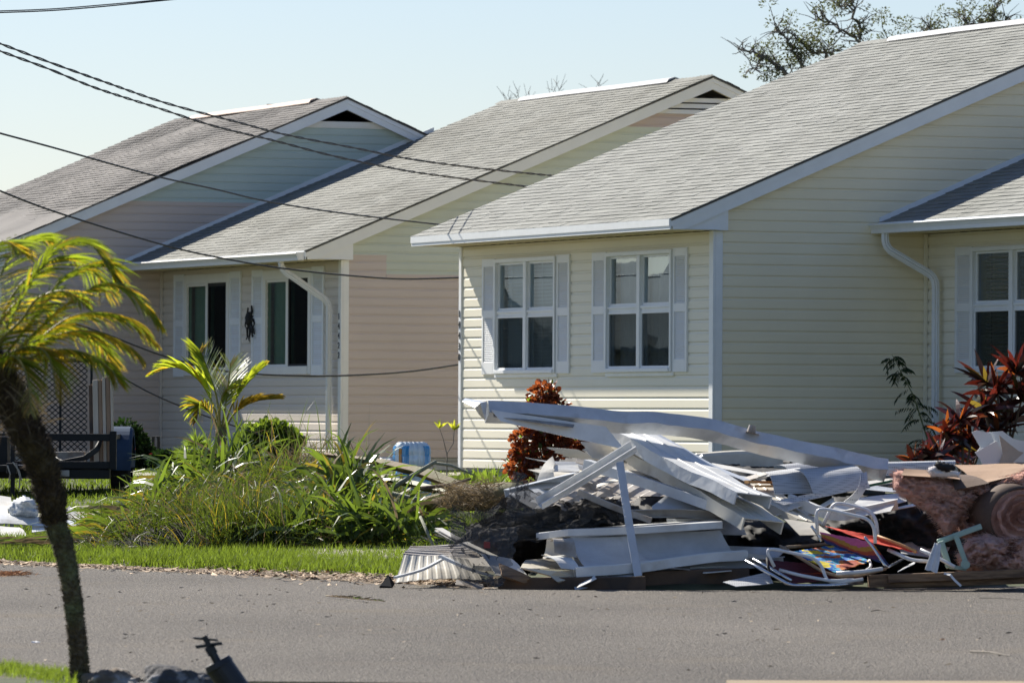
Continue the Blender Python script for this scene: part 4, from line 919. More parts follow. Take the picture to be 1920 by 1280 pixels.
for (a, b) in ((942, 172), (952, 178), (968, 165), (975, 185), (992, 170), (1048, 152), (1140, 150), (1055, 160)):
    p = rel(tw, at(972, 260, 140)); q = rel(tw, at(a, b, 140)); s.tube([p, p.lerp(q, .6)+V((.1, 0, 0)), q], [.016, .009, .004], 5)
    for _ in range(5): e = p.lerp(q, r.uniform(.7, .98)); s.tube([e, e+rdir(r, 10, 80)*r.uniform(.15, .35)], [.007, .004], 4)
s.build('branches', MATS['bark_grey'], tw)
# --- power lines -------------------------------------------------
mat('cable', (.025, .025, .025), .6, .1, 9.); mat('cable_twist', (.045, .038, .032), .6, .1, 9.)
def cable(label, pts, r_, twist=False, Y0=60, Y1=88, name='power_line', m_='cable', group=None):
    n = len(pts); P = [at(a, b, Y0+(Y1-Y0)*(a-pts[0][0])/(pts[-1][0]-pts[0][0])) for a, b in pts]; Q = [P[0]*2-P[1]]+P+[P[-1]*2-P[-2]]; cur = []
    for i in range(1, len(Q)-2):
        for k in range(14): t = k/14; a, b, c, d = Q[i-1:i+3]; cur.append(.5*((2*b)+(c-a)*t+(2*a-5*b+4*c-d)*t*t+(3*b-a-3*c+d)*t**3))
    cur.append(P[-1])
    mb = MB()
    if twist:
        acc = 0; ln = [0]
        for a, b in zip(cur, cur[1:]): acc += (b-a).length; ln.append(acc)
        f = []; N_ = int(acc/.045); j = 0
        for i in range(N_+1):
            s_ = acc*i/N_
            while j < len(ln)-2 and ln[j+1] < s_: j += 1
            f.append((cur[j].lerp(cur[j+1], (s_-ln[j])/(ln[j+1]-ln[j]+1e-9)), s_))
        for ph in (0, 3.14159):
            mb.tube([p+V((0, 0, 1))*math.sin(s_*5+ph+math.sin(s_*.9)*1.4)*r_*.95+V((.2, 1, 0)).normalized()*math.cos(s_*5+ph)*r_*.95 for p, s_ in f], r_*.85, 5)
    else: mb.tube(cur, r_, 6)
    return tag(mb.build(name, MATS[m_], smooth=True), label, 'power line', group=group)
g = 'overhead service cables'
cable('upper thick twisted service cable sagging across the left sky to the cream roof', [(-60, 60), (0, 82), (90, 116), (202, 156), (313, 194), (448, 230), (537, 253), (672, 279), (761, 297), (860, 311), (950, 321), (1060, 332)], .0085, True, group=g, m_='cable_twist')
cable('lower thick twisted service cable just beneath the upper one', [(-60, 72), (0, 96), (90, 129), (179, 165), (291, 201), (403, 237), (515, 264), (627, 293), (761, 320), (860, 334), (980, 349), (1040, 356)], .0085, True, group=g, m_='cable_twist')
cable('thin wire crossing the far left roof and the middle roof', [(-60, 233), (0, 250), (100, 277), (287, 329), (400, 354), (493, 376), (600, 394), (717, 409), (815, 420), (900, 428)], .011, group=g)
cable('thin wire passing over the middle gutter to the cream corner', [(-60, 332), (0, 358), (112, 400), (313, 461), (448, 490), (560, 507), (672, 518), (760, 523), (868, 520), (900, 518)], .012, group=g, Y0=70, Y1=86)
cable('thin wire drooping in front of the beige windows to the pinkish wall', [(120, 600), (200, 627), (300, 665), (400, 692), (480, 701), (560, 704), (640, 704), (760, 697), (868, 682), (900, 676)], .012, group=g, Y0=76, Y1=84)
cable('lowest thin wire falling behind the young palm into the heap', [(150, 660), (230, 708), (300, 745), (400, 785), (480, 812), (540, 838)], .010, group=g, Y0=80, Y1=80)
cable('upper of two thin wires in the top left sky corner', [(-60, 22), (0, 21), (100, 17), (200, 9), (300, 0), (400, -10)], .006, group=g, Y0=64, Y1=70)
cable('lower of two thin wires in the top left sky corner', [(-60, 25), (0, 24), (100, 20), (200, 12), (300, 2), (400, -8)], .007, group=g, Y0=64, Y1=70)
# ---------------------------------------------------------------- the debris pile
mat('alu_white', (.66, .67, .66), .38, .14, 5., .35, 14., spec=.5, col2=(.36, .33, .28), c2scale=3.5, c2pos=(.52, .80))
mat('alu_blue', (.55, .575, .60), .36, .14, 6., .35, 14., metal=.15, spec=.5, col2=(.32, .32, .31), c2scale=5., c2pos=(.60, .8))
mat('alu_bare', (.55, .57, .60), .30, .12, 6., .2, 14., metal=.75, spec=.5)
mat('alu_cream', (.64, .60, .50), .45, .12, 5., .25, 14., col2=(.42, .38, .30), c2scale=3., c2pos=(.5, .7))
mat('alu_dirty', (.40, .37, .33), .55, .2, 6., .3, 20., col2=(.22, .18, .14), c2scale=5., c2pos=(.45, .65))
mat('vinyl_scrap', (.64, .62, .56), .45, .14, 5., .3, 12., col2=(.40, .36, .28), c2scale=5., c2pos=(.55, .8))
mat('netting_solid', (.02, .02, .02), .8, .2, 9.)
mat('lumber', (.25, .155, .085), .75, .25, 3., .5, 20., stretch=(1, 1, 8), col2=(.12, .07, .04), c2scale=4.)
mat('lumber_dark', (.12, .072, .042), .8, .3, 4., .5, 20., col2=(.05, .035, .025), c2scale=4.)
mat('lumber_sunlit', (.55, .46, .35), .8, .25, 5., .5, 30., stretch=(1, 1, .15)); mat('lumber_brown', (.32, .20, .12), .8, .25, 5., .5, 30., stretch=(1, 1, .15))  # first tone is lightened to stand for sunlight on the trailer boards
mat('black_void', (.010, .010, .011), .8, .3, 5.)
mat('chrome', (.62, .63, .65), .22, .05, 5., metal=.9)
mat('tube_white', (.70, .70, .69), .35, .08, 8.)
mat('fabric_red', (.62, .05, .02), .8, .15, 40.); mat('fabric_pink', (.48, .10, .24), .8, .15, 40.); mat('fabric_gold', (.36, .18, .03), .8, .15, 40.)
mat('fabric_rust', (.30, .05, .02), .8, .15, 40.); mat('fabric_purple', (.07, .02, .08), .8, .15, 40.); mat('fabric_navy', (.012, .03, .10), .8, .15, 40.)
mat('fabric_blue', (.02, .13, .45), .8, .15, 40.); mat('fabric_cyan', (.08, .42, .55), .8, .15, 40.); mat('fabric_yellow', (.62, .50, .03), .8, .15, 40.); mat('fabric_orange', (.58, .19, .04), .8, .15, 40.)
mat('fabric_maroon', (.085, .012, .018), .8, .15, 40.); mat('rust_frame', (.28, .20, .13), .6, .3, 20.)
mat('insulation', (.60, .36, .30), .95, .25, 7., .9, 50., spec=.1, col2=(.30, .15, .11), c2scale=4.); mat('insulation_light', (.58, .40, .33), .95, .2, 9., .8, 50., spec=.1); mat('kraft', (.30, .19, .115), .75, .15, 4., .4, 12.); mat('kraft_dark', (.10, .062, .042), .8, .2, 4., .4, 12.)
mat('cotton_white', (.72, .68, .66), .95, .1, 9., .8, 60.); mat('gypsum', (.58, .60, .61), .75, .06, 5.); mat('gypsum_back', (.36, .33, .28), .9, .15, 6., .4, 40.)
mat('green_plastic', (.30, .42, .36), .45, .1, 9.); mat('green_pole', (.015, .12, .04), .4, .1, 9.); mat('wood_bright', (.50, .27, .10), .6, .12, 5.); mat('tape', (.62, .63, .64), .6, .1, 8.)
mat('red_tag', (.20, .02, .02), .5, .1, 5.)
def perf_mat(name, c, hole, scale):
    m = mat(name, c, .5, .08, 5.); nt = m.node_tree; L = nt.links.new; p = [n for n in nt.nodes if n.type == 'BSDF_PRINCIPLED'][0]
    tc = [n for n in nt.nodes if n.type == 'TEX_COORD'][0]; v = N(nt, 'ShaderNodeTexVoronoi', i_Scale=scale, i_Randomness=0.); L(tc.outputs['UV'], v.inputs['Vector']) if False else L(tc.outputs['Object'], v.inputs['Vector'])
    r_ = N(nt, 'ShaderNodeMath', operation='LESS_THAN'); r_.inputs[1].default_value = .30; L(v.outputs['Distance'], r_.inputs[0])
    src = p.inputs['Base Color'].links[0].from_socket; mx = N(nt, 'ShaderNodeMix', data_type='RGBA'); L(r_.outputs[0], mx.inputs[0]); L(src, mx.inputs[6]); mx.inputs[7].default_value = (*hole, 1); L(mx.outputs[2], p.inputs['Base Color']); return m
perf_mat('perforated', (.50, .51, .52), (.12, .13, .14), 62.)
def net_mat(name, alpha, c):
    m = bpy.data.materials.new(name); m.use_nodes = True; nt = m.node_tree; nt.nodes.clear(); L = nt.links.new
    out = N(nt, 'ShaderNodeOutputMaterial'); t = N(nt, 'ShaderNodeBsdfTransparent'); d = N(nt, 'ShaderNodeBsdfDiffuse'); d.inputs[0].default_value = (*c, 1); g = N(nt, 'ShaderNodeBsdfSheen') if hasattr(bpy.types, 'ShaderNodeBsdfSheen') else None
    tc = N(nt, 'ShaderNodeTexCoord'); nz = N(nt, 'ShaderNodeTexNoise', i_Scale=6., i_Detail=4.); L(tc.outputs['Object'], nz.inputs[0]); mr = N(nt, 'ShaderNodeMapRange'); mr.inputs[1].default_value = .35; mr.inputs[2].default_value = .65; mr.inputs[3].default_value = alpha-.05; mr.inputs[4].default_value = alpha+.05; L(nz.outputs[0], mr.inputs[0])
    ms = N(nt, 'ShaderNodeMixShader'); L(mr.outputs[0], ms.inputs[0]); L(t.outputs[0], ms.inputs[1]); L(d.outputs[0], ms.inputs[2]); L(ms.outputs[0], out.inputs[0]); MATS[name] = m; return m
net_mat('netting', .64, (.075, .073, .07)); net_mat('sheer_netting', .50, (.11, .107, .103))
def A(*p): return at(*p)
def fin(mb, name, m_, label, cat, group=None, **k):
    o = mb.build(name, MATS[m_], **k)
    # origin at the piece itself
    me = o.data; c = V((0, 0, 0)); n = len(me.vertices)
    for v in me.vertices: c += v.co
    c /= n; me.transform(Matrix.Translation(-c)); o.location = c
    return tag(o, label, cat, group)
def sheet(name, label, q, m_, cat='panel', nu=24, nv=10, rib=0, ribh=.012, th=.004, warp=.015, curl=0, seed=0, group=None, flange=0, lap=None, tear=0):
    """bent sheet between four corners (a,b along the top, c,d back along the bottom), ribs run along u"""
    a, b, c, d = [A(*p) for p in q]; nn = (b-a).cross(d-a).normalized(); mb = MB(); r = random.Random(seed)
    if nn.y > 0: nn = -nn
    L1, L2 = (b-a).length, (d-a).length
    if rib: nv = max(nv, rib*6)
    for i in range(nu+1):
        for j in range(nv+1):
            u, v = i/nu, j/nv
            uu = u
            if tear and i in (0, nu): uu = u+(tear*noise.noise(V((j*.9, seed, i)))/L1)
            p = a.lerp(b, uu).lerp(d.lerp(c, uu), v); h = warp*(noise.noise(V((u*L1*2.2+seed, v*L2*3, seed*1.7)))*1.5)+curl*math.sin(math.pi*v)
            if rib:
                ph = (v*rib) % 1; h += ribh*max(0, min(1, (.34-abs(ph-.5))*9))
            if flange and (v < flange or v > 1-flange): h -= .03
            mb.v.append(tuple(p+nn*h))
    for i in range(nu):
        for j in range(nv): k = i*(nv+1)+j; mb.f.append((k, k+nv+1, k+nv+2, k+1)); mb.mi.append(0)
    return fin(mb, name, m_, label, cat, group, solid=th, bevel=0)
def slab_(name, label, q, m_, th=.05, cat='panel', group=None, bevel=.004, off=None):
    a = [A(*p) for p in q]; nn = (a[1]-a[0]).cross(a[-1]-a[0]).normalized()
    if nn.y < 0: nn = -nn
    mb = MB(); mb.prism(a, nn*th if off is None else V(off)); return fin(mb, name, m_, label, cat, group, bevel=bevel)
PRO = {
 'channel': lambda w, h, t: [(-w, -h), (w, -h), (w, -h+t), (-w+t, -h+t), (-w+t, h-t), (w, h-t), (w, h), (-w, h)],
 'box': lambda w, h, t: [(-w, -h), (w, -h), (w, h), (-w, h)],
 'pan': lambda w, h, t: [(-w, -h), (-w+t*2, -h), (-w+t*2, h-t), (w-t*2, h-t), (w-t*2, -h), (w, -h), (w, h), (w*.4, h), (w*.36, h+.006), (w*.3, h+.006), (w*.26, h), (-w*.26, h), (-w*.3, h+.006), (-w*.36, h+.006), (-w*.4, h), (-w, h)],
 'gutter': lambda w, h, t: [(-w, -h), (w*.55, -h), (w*.6, -h*.3), (w*.9, h*.4), (w, h*.8), (w, h), (w-t*1.5, h), (w*.8, h*.45), (w*.5, -h*.2), (w*.46, -h+t), (-w+t, -h+t), (-w+t, h), (-w, h)]}
def beam(name, label, path, w_, h_, prof, m_, t=.006, cat='beam', group=None, up=(0, 0, 1), wob=0, seed=0, bevel=0, k=5, twist=0, rot=0):
    P = [A(*p) for p in path]; Q = [P[0]*2-P[1]]+P+[P[-1]*2-P[-2]]; cur = []
    for i in range(1, len(Q)-2):
        for j in range(k): s = j/k; a, b, c, d = Q[i-1:i+3]; cur.append(.5*((2*b)+(c-a)*s+(2*a-5*b+4*c-d)*s*s+(3*b-a-3*c+d)*s**3))
    cur.append(P[-1])
    if wob: cur = [p+V((0, noise.noise(p*3+V((seed, 0, 0)))*wob, noise.noise(p*2.5+V((0, seed, 9)))*wob)) for p in cur]
    mb = MB(); tw = [rot+twist*i/len(cur)+(.25*wob/.02*noise.noise(V((i*.35, seed, 2))) if wob else 0) for i in range(len(cur))]
    mb.sweep(PRO[prof](w_, h_, t), cur, up=up, twist=tw); return fin(mb, name, m_, label, cat, group, bevel=bevel)
def insidepoly(p, poly):
    x, y = p; c = False; n = len(poly)
    for i in range(n):
        (x1, y1), (x2, y2) = poly[i], poly[(i+1) % n]
        if (y1 > y) != (y2 > y) and x < (x2-x1)*(y-y1)/(y2-y1)+x1: c = not c
    return c
def dpoly(p, poly):
    x, y = p; m_ = 1e9; n = len(poly)
    for i in range(n):
        (x1, y1), (x2, y2) = poly[i], poly[(i+1) % n]; dx, dy = x2-x1, y2-y1; t = max(0, min(1, ((x-x1)*dx+(y-y1)*dy)/(dx*dx+dy*dy+1e-9))); m_ = min(m_, math.hypot(x-x1-t*dx, y-y1-t*dy))
    return m_
def pillow(name, label, outl, Y, depth, m_, cat, seed=0, step=4, edge=24, nz=.5, freq=1., group=None, tilt=0, fuzz=None, mb_only=False):
    """lumpy solid with the given outline: front and back skins meet at the rim"""
    xs = [p[0] for p in outl]; ys = [p[1] for p in outl]; x0, y0 = min(xs), min(ys); nx_, ny_ = int((max(xs)-x0)/step)+2, int((max(ys)-y0)/step)+2; mb = MB(); idx = {}
    for i in range(nx_):
        for j in range(ny_):
            x, y = x0+i*step, y0+j*step
            if not insidepoly((x, y), outl):
                if dpoly((x, y), outl) > step*.75: continue
                d = 0
            else: d = dpoly((x, y), outl)
            f = min(1, d/edge)**.5; n1 = noise.fractal(V((x*.02*freq, y*.03*freq, seed)), 1, 2, 4); Yc = Y+tilt*(y-y0)/100
            for s_ in (0, 1):
                rg = (.42*(1-2.4*abs(noise.noise(V((x*.045+y*.05, y*.11-x*.05, seed+1)))))+.25*noise.noise(V((x*.22, y*.30, seed)))) if 'insul' in name else 0
                dd = depth*f*(1+nz*n1+rg)*(-1 if s_ == 0 else 1); jx, jy = 1.6*noise.noise(V((x*.1, y*.1, seed+3))), 1.6*noise.noise(V((x*.1, y*.1, seed+7)))
                idx[i, j, s_] = len(mb.v); mb.v.append(tuple(A(x+jx, y+jy, Yc+dd)))
    for i in range(nx_-1):
        for j in range(ny_-1):
            ks = [(i, j), (i+1, j), (i+1, j+1), (i, j+1)]
            if all((a, b, 0) in idx for a, b in ks):
                mb.f.append(tuple(idx[a, b, 0] for a, b in ks)); mb.f.append(tuple(idx[a, b, 1] for a, b in ks[::-1])); mb.mi += [0, 0]
    # rim
    E_ = {}
    for f in list(mb.f):
        for a, b in zip(f, f[1:]+f[:1]): E_[(a, b)] = 1
    inv = {v: k for k, v in idx.items()}
    for (a, b) in list(E_):
        if (b, a) not in E_:
            ka, kb_ = inv[a], inv[b]
            if ka[2] == 0: mb.f.append((b, a, idx[ka[0], ka[1], 1], idx[kb_[0], kb_[1], 1])); mb.mi.append(0)
    base = list(mb.v); o = fin(mb, name, m_, label, cat, group, smooth=True)
    if fuzz:
        r = random.Random(seed+50); fb_ = MB(); nv = len(base)
        for _ in range(fuzz[0]):
            p = V(base[r.randrange(nv)]); f = noise.noise(p*5)*1.5
            strand(fb_, p-o.location, V((1, 0, -.25+f))*r.choice((-1, 1))+rdir(r, -60, 60)*.5+V((0, -.12, 0)), fuzz[1]*r.uniform(.5, 1.6), fuzz[2], 1.2, 3, r)
        fb_.build('fibres', MATS['cotton_white' if 'cotton' in m_ else 'insulation_light'], o)
    return o
gA, gP, gS, gN = 'bent aluminium beams in the debris pile', 'loose metal panels in the debris pile', 'perforated soffit sheets on the debris pile', 'narrow metal strips in the debris pile'
# --- long folded top beam ---
beam('bent_beam', 'long bent grey blue aluminium beam spanning the top of the debris pile', [(912, 770, 45.6), (1000, 776, 45.7), (1080, 784, 45.8), (1160, 791, 45.9), (1240, 794, 46), (1300, 800, 46), (1370, 814, 46), (1440, 833, 46), (1530, 854, 46), (1600, 868, 46), (1662, 880, 46)], .070, .050, 'box', 'alu_blue', t=.006, wob=.016, seed=2, rot=.58, group=gA)
sheet('folded_pan', 'pale folded pan hanging under the left half of the long beam', [(920, 768, 45.5), (1135, 800, 45.8), (1170, 842, 45.8), (938, 790, 45.5)], 'alu_white', nu=30, nv=6, warp=.012, seed=4, group=gP, th=.006)
sheet('folded_pan', 'twisted dark lined strip inside the open end of the long beam', [(925, 760, 45.7), (1080, 790, 45.9), (1075, 800, 45.6), (925, 782, 45.5)], 'alu_dirty', nu=20, nv=4, warp=.01, seed=5, group=gP)
cr_ = MB(); Cp = [A(866, 752, 45.4), A(872, 746, 45.6), A(905, 752, 45.8), A(913, 752, 45.5), A(910, 788, 45.5), A(898, 776, 45.4), A(890, 764, 45.2), A(900, 755, 45.2)]
cr_.add(Cp+[p+V((0, .05, -.004)) for p in Cp], [(0, 1, 7), (1, 2, 7), (2, 3, 7), (7, 3, 4), (7, 4, 5), (0, 7, 6), (6, 7, 5), (8, 15, 9), (9, 15, 10), (10, 15, 11), (15, 12, 11), (15, 13, 12), (8, 14, 15), (14, 13, 15), (0, 8, 9, 1), (1, 9, 10, 2), (2, 10, 11, 3), (3, 11, 12, 4), (4, 12, 13, 5), (5, 13, 14, 6), (6, 14, 8, 0)])
fin(cr_, 'crumpled_end_cap', 'alu_blue', 'crumpled pointed metal cap at the left tip of the long beam', 'metal scrap')
pv = MB(); pv.tube([A(1408, 812, 45.9), A(1411, 797, 45.9)], [.035, .026], 12, caps=False); pv.tube([A(1408, 812, 45.9), A(1411, 797.5, 45.9)], [.028, .020], 12, caps=False); pv.add([A(1398, 808, 45.85), A(1424, 814, 45.85), A(1424, 816, 46.0), A(1398, 811, 46.0)], [(0, 1, 2, 3)])
fin(pv, 'pipe_collar', 'alu_dirty', 'short torn pipe collar standing on the long beam', 'pipe collar')
# --- two big diagonal pans ---
beam('roof_pan', 'wide white roof pan sliding down to the right, upper of two', [(1150, 800, 46.4), (1220, 838, 46), (1310, 888, 45.5), (1412, 938, 45.0)], .17, .045, 'pan', 'alu_white', t=.007, twist=.12, wob=.012, seed=5, group='wide white roof pans lying diagonally')
beam('roof_pan', 'wide dirty cream roof pan sliding down to the right, lower of two', [(1165, 812, 46.6), (1235, 870, 46.1), (1330, 925, 45.5), (1430, 985, 44.9)], .17, .045, 'pan', 'alu_cream', t=.007, twist=.12, wob=.012, seed=6, group='wide white roof pans lying diagonally')
beam('roof_pan', 'short cream roof pan end right of the two diagonal ones', [(1400, 905, 46.2), (1455, 945, 45.7), (1520, 985, 45.3)], .13, .03, 'pan', 'alu_cream', t=.006, twist=.2, group='wide white roof pans lying diagonally')
beam('metal_strip', 'blue shaded metal strip behind the upper diagonal pan', [(1205, 806, 46.6), (1270, 842, 46.4), (1330, 876, 46.2), (1400, 905, 46.0)], .05, .02, 'channel', 'alu_blue', group=gN)
beam('gutter_piece', 'straight white gutter length rising right from the black netting', [(1012, 945, 44.9), (1100, 893, 45.0), (1189, 838, 45.1)], .045, .032, 'gutter', 'alu_white', t=.005, rot=-.5, group='loose gutter lengths in the debris pile')
lg = MB(); lg.sweep(PRO['box'](.028, .028, 0), [A(1162, 868, 44.9), A(1180, 985, 44.7), A(1197, 1082, 44.55)], up=(0, 1, 0)); lg.sweep(PRO['box'](.020, .022, 0), [A(1197, 1082, 44.56), A(1199, 1096, 44.55)], up=(0, 1, 0))
for i in range(16): lg.obox(A(1158+i*2.1, 885+i*12, 44.66), V((.004, 0, 0)), V((0, .004, 0)), V((0, 0, .008)))
fin(lg, 'square_post', 'alu_blue', 'blue grey square aluminium post standing in front of the pile', 'post', bevel=.003)
beam('metal_strip', 'dark grey bar crossing under the propped gutter', [(1100, 870, 46), (1180, 895, 45.6), (1270, 925, 45.4), (1340, 950, 45.2)], .03, .035, 'box', 'alu_blue', group=gN)
beam('metal_strip', 'dark slanting bar over the ribbed awning sheet', [(1085, 922, 45.2), (1150, 950, 45.1), (1220, 975, 45)], .02, .02, 'box', 'alu_dirty', group=gN)
sheet('ribbed_sheet', 'dark ribbed awning sheet in the shaded middle of the pile', [(1030, 948, 45.2), (1120, 880, 47.5), (1370, 950, 47.2), (1230, 1010, 45.4)], 'alu_dirty', nu=20, rib=7, ribh=.02, warp=.01, group=gP)
sheet('metal_flap', 'peaked grey metal flap in the shade behind the blue post', [(1222, 950, 45.4), (1262, 918, 45.6), (1320, 955, 45.4), (1225, 965, 45.3)], 'alu_blue', nu=10, nv=6, warp=.02, seed=7, group=gP)
# --- left middle white scraps ---
beam('metal_strip', 'blue white angled strip at the left above the netting', [(950, 925, 45.8), (1010, 910, 45.9), (1080, 893, 46.0)], .04, .03, 'channel', 'alu_blue', group=gN)
sheet('metal_flap', 'flat white pan under the angled strip at the left', [(955, 925, 45.5), (1075, 905, 46.2), (1085, 935, 46.0), (1000, 955, 45.2)], 'alu_white', nu=14, nv=6, warp=.012, seed=9, group=gP)
sheet('metal_flap', 'curved white sail shaped scrap standing beside the copper shrub', [(1036, 855, 46.3), (1041, 868, 46.2), (1040, 905, 46.0), (1003, 915, 46.0)], 'vinyl_scrap', nu=10, nv=8, warp=.012, curl=.03, seed=11, group=gP)
sheet('metal_flap', 'long pale strip with curled tip left of the copper shrub', [(985, 857, 46.6), (1010, 864, 46.6), (1180, 868, 46.8), (1165, 898, 46.6)], 'alu_white', nu=20, nv=6, warp=.015, seed=12, group=gP)
sheet('metal_flap', 'cream strip under the curled tip strip', [(990, 880, 46.4), (1060, 875, 46.7), (1190, 890, 46.7), (1060, 900, 46.3)], 'alu_cream', nu=20, nv=6, warp=.012, seed=13, group=gP)
sheet('torn_siding', 'torn bright white siding strip against the copper shrub', [(1024, 838, 46.9), (1082, 842, 46.9), (1150, 866, 46.9), (1060, 856, 46.9)], 'vinyl_scrap', nu=20, nv=5, warp=.03, seed=14, tear=.05, group='torn siding scraps')
sheet('torn_siding', 'torn siding scrap with ragged end below the folded pan', [(1090, 825, 46.3), (1200, 825, 46.5), (1230, 872, 46.3), (1110, 856, 46.2)], 'vinyl_scrap', nu=20, nv=8, warp=.04, seed=15, tear=.06, group='torn siding scraps')
sheet('torn_siding', 'crumpled blue grey foil scrap under the long beam', [(1095, 804, 46.0), (1125, 798, 46.1), (1150, 822, 46.1), (1110, 815, 46)], 'alu_blue', nu=12, nv=8, warp=.05, seed=16, tear=.04, group='torn siding scraps')
beam('metal_strip', 'grey square bar between the crumpled foil and the diagonal pans', [(1110, 806, 46.2), (1180, 835, 46.3), (1280, 880, 46.3)], .035, .03, 'channel', 'alu_dirty', group=gN)
sheet('metal_flap', 'white flat pan pair behind the blue post', [(1175, 880, 46.2), (1265, 892, 46.2), (1270, 905, 46.0), (1180, 896, 45.9)], 'vinyl_scrap', nu=10, nv=4, warp=.006, seed=17, group=gP)
sheet('metal_flap', 'shadowed cream pan under the diagonal beams', [(1170, 850, 46.7), (1290, 890, 46.7), (1300, 925, 46.4), (1160, 880, 46.5)], 'alu_cream', nu=12, nv=6, warp=.02, seed=18, group=gP)
# --- front lower stack ---
slab_('flat_panel', 'flat white edged panel on top of the front stack', [(1005, 999, 44.95), (1030, 996, 44.85), (1065, 991, 44.8), (1200, 987, 44.85), (1355, 977, 44.95), (1335, 970, 46.0), (1090, 978, 46.0)], 'alu_white', off=(0, 0, -.05), group=gP)
sheet('flat_panel', 'broad smooth bluish sheet curving down under the flat panel', [(1060, 1004, 44.95), (1350, 996, 45.1), (1390, 1040, 44.95), (1088, 1066, 44.6)], 'alu_blue', nu=34, nv=12, warp=.035, curl=-.06, seed=21, group=gP)
beam('metal_strip', 'rounded lip rail along the bottom of the broad bluish sheet', [(1078, 1074, 44.5), (1170, 1066, 44.6), (1260, 1053, 44.75), (1330, 1046, 44.85), (1400, 1040, 44.95)], .03, .032, 'pan', 'alu_white', wob=.015, group=gN, bevel=.008)
sheet('metal_flap', 'triangular sheet folded down to the asphalt below the lip rail', [(1073, 1078, 44.6), (1220, 1066, 44.7), (1200, 1080, 44.62), (1078, 1104, 44.4)], 'alu_blue', nu=14, nv=6, warp=.02, seed=22, group=gP)
sheet('metal_flap', 'curled cream metal end left of the front stack', [(1025, 1010, 44.8), (1062, 1006, 44.8), (1078, 1050, 44.6), (1015, 1040, 44.7)], 'alu_cream', nu=12, nv=10, warp=.03, curl=-.06, seed=23, group=gP)
sheet('metal_flap', 'bright cream flat piece at the left foot of the front stack', [(985, 1050, 44.9), (1050, 1045, 45.2), (1075, 1068, 44.8), (975, 1066, 44.5)], 'alu_cream', nu=12, nv=6, warp=.015, seed=24, group=gP)
slab_('metal_flap', 'angular cream box end touching the dark beam', [(975, 1063, 44.5), (1045, 1070, 44.45), (1075, 1068, 44.6), (1078, 1083, 44.5), (1045, 1090, 44.4), (1030, 1078, 44.45)], 'alu_cream', th=.04, group=gP)
sheet('metal_flap', 'dim bluish sheet deep in the lower middle of the pile', [(1230, 1020, 45.2), (1480, 1030, 45.2), (1440, 1060, 45.0), (1240, 1070, 44.9)], 'alu_blue', nu=14, nv=6, warp=.02, seed=25, group=gP)
sheet('metal_flap', 'dim sheet with rounded end behind the front stack', [(1250, 970, 45.5), (1390, 975, 45.5), (1400, 1000, 45.3), (1250, 1010, 45.3)], 'alu_blue', nu=12, nv=6, warp=.03, seed=26, group=gP)
beam('wood_beam', 'thick dark timber lying along the asphalt under the front stack', [(935, 1094, 44.55), (1050, 1096, 44.5), (1210, 1092, 44.5)], .05, .05, 'box', 'lumber_dark', wob=.014, group='timbers under the debris pile', bevel=.006)
beam('wood_beam', 'long dark timber in the shade right of the blue post', [(1205, 1085, 44.75), (1300, 1083, 44.8), (1405, 1080, 44.8)], .045, .06, 'box', 'lumber_dark', wob=.014, group='timbers under the debris pile', bevel=.006)
beam('wood_beam', 'light brown timber at the right front edge of the pile', [(1628, 1089, 44.65), (1780, 1086, 44.7), (1960, 1080, 44.8)], .045, .045, 'box', 'lumber', group='timbers under the debris pile', bevel=.006)
beam('wood_beam', 'second light brown timber lying on the front right one', [(1665, 1084, 44.6), (1800, 1079, 44.62), (1960, 1072, 44.7)], .03, .03, 'box', 'lumber', group='timbers under the debris pile', bevel=.006)
sheet('wood_scrap', 'splintered board end by the left foot of the pile', [(935, 1058, 44.5), (995, 1082, 44.45), (985, 1092, 44.45), (942, 1082, 44.4)], 'lumber', nu=10, nv=5, warp=.02, th=.02, seed=27, tear=.03)
sheet('metal_flap', 'dusty grey ridged sheet behind the splintered board', [(900, 1040, 44.9), (960, 1050, 44.8), (1000, 1085, 44.5), (930, 1075, 44.5)], 'alu_white', nu=12, nv=8, warp=.02, seed=28, group=gP)
sheet('metal_flap', 'corner of textured sheet poking onto the asphalt in the middle', [(1355, 1092, 44.5), (1440, 1072, 44.8), (1450, 1092, 44.6), (1380, 1102, 44.4)], 'perforated', nu=12, nv=6, warp=.01, seed=29, group=gP)
sheet('flat_panel', 'overlapping bluish flap on the left half of the broad sheet', [(1068, 1008, 44.85), (1175, 1003, 44.9), (1225, 1052, 44.75), (1100, 1064, 44.5)], 'alu_blue', nu=20, nv=10, warp=.03, curl=-.05, seed=91, group=gP)
sheet('metal_flap', 'rolled grey white sheet end under the left of the flat panel', [(1032, 1012, 44.75), (1068, 1010, 44.8), (1082, 1040, 44.6), (1040, 1030, 44.6)], 'alu_dirty', nu=12, nv=12, warp=.02, curl=.06, seed=92, group=gP)
sheet('metal_flap', 'pale folded wedge between the curled metal end and the lip rail', [(1020, 1042, 44.6), (1060, 1038, 44.7), (1088, 1072, 44.5), (1052, 1066, 44.45)], 'alu_white', nu=12, nv=8, warp=.03, curl=.03, seed=93, group=gP)
beam('metal_strip', 'second shadowed rail running right behind the lip rail', [(1230, 1062, 44.9), (1330, 1058, 45.0), (1470, 1050, 45.1)], .03, .022, 'channel', 'alu_blue', group=gN, wob=.012)
beam('metal_strip', 'shadowed rail crossing behind the blue post below the ribbed sheet', [(1160, 962, 45.2), (1270, 962, 45.3), (1420, 968, 45.4)], .03, .03, 'channel', 'alu_dirty', group=gN, wob=.01)
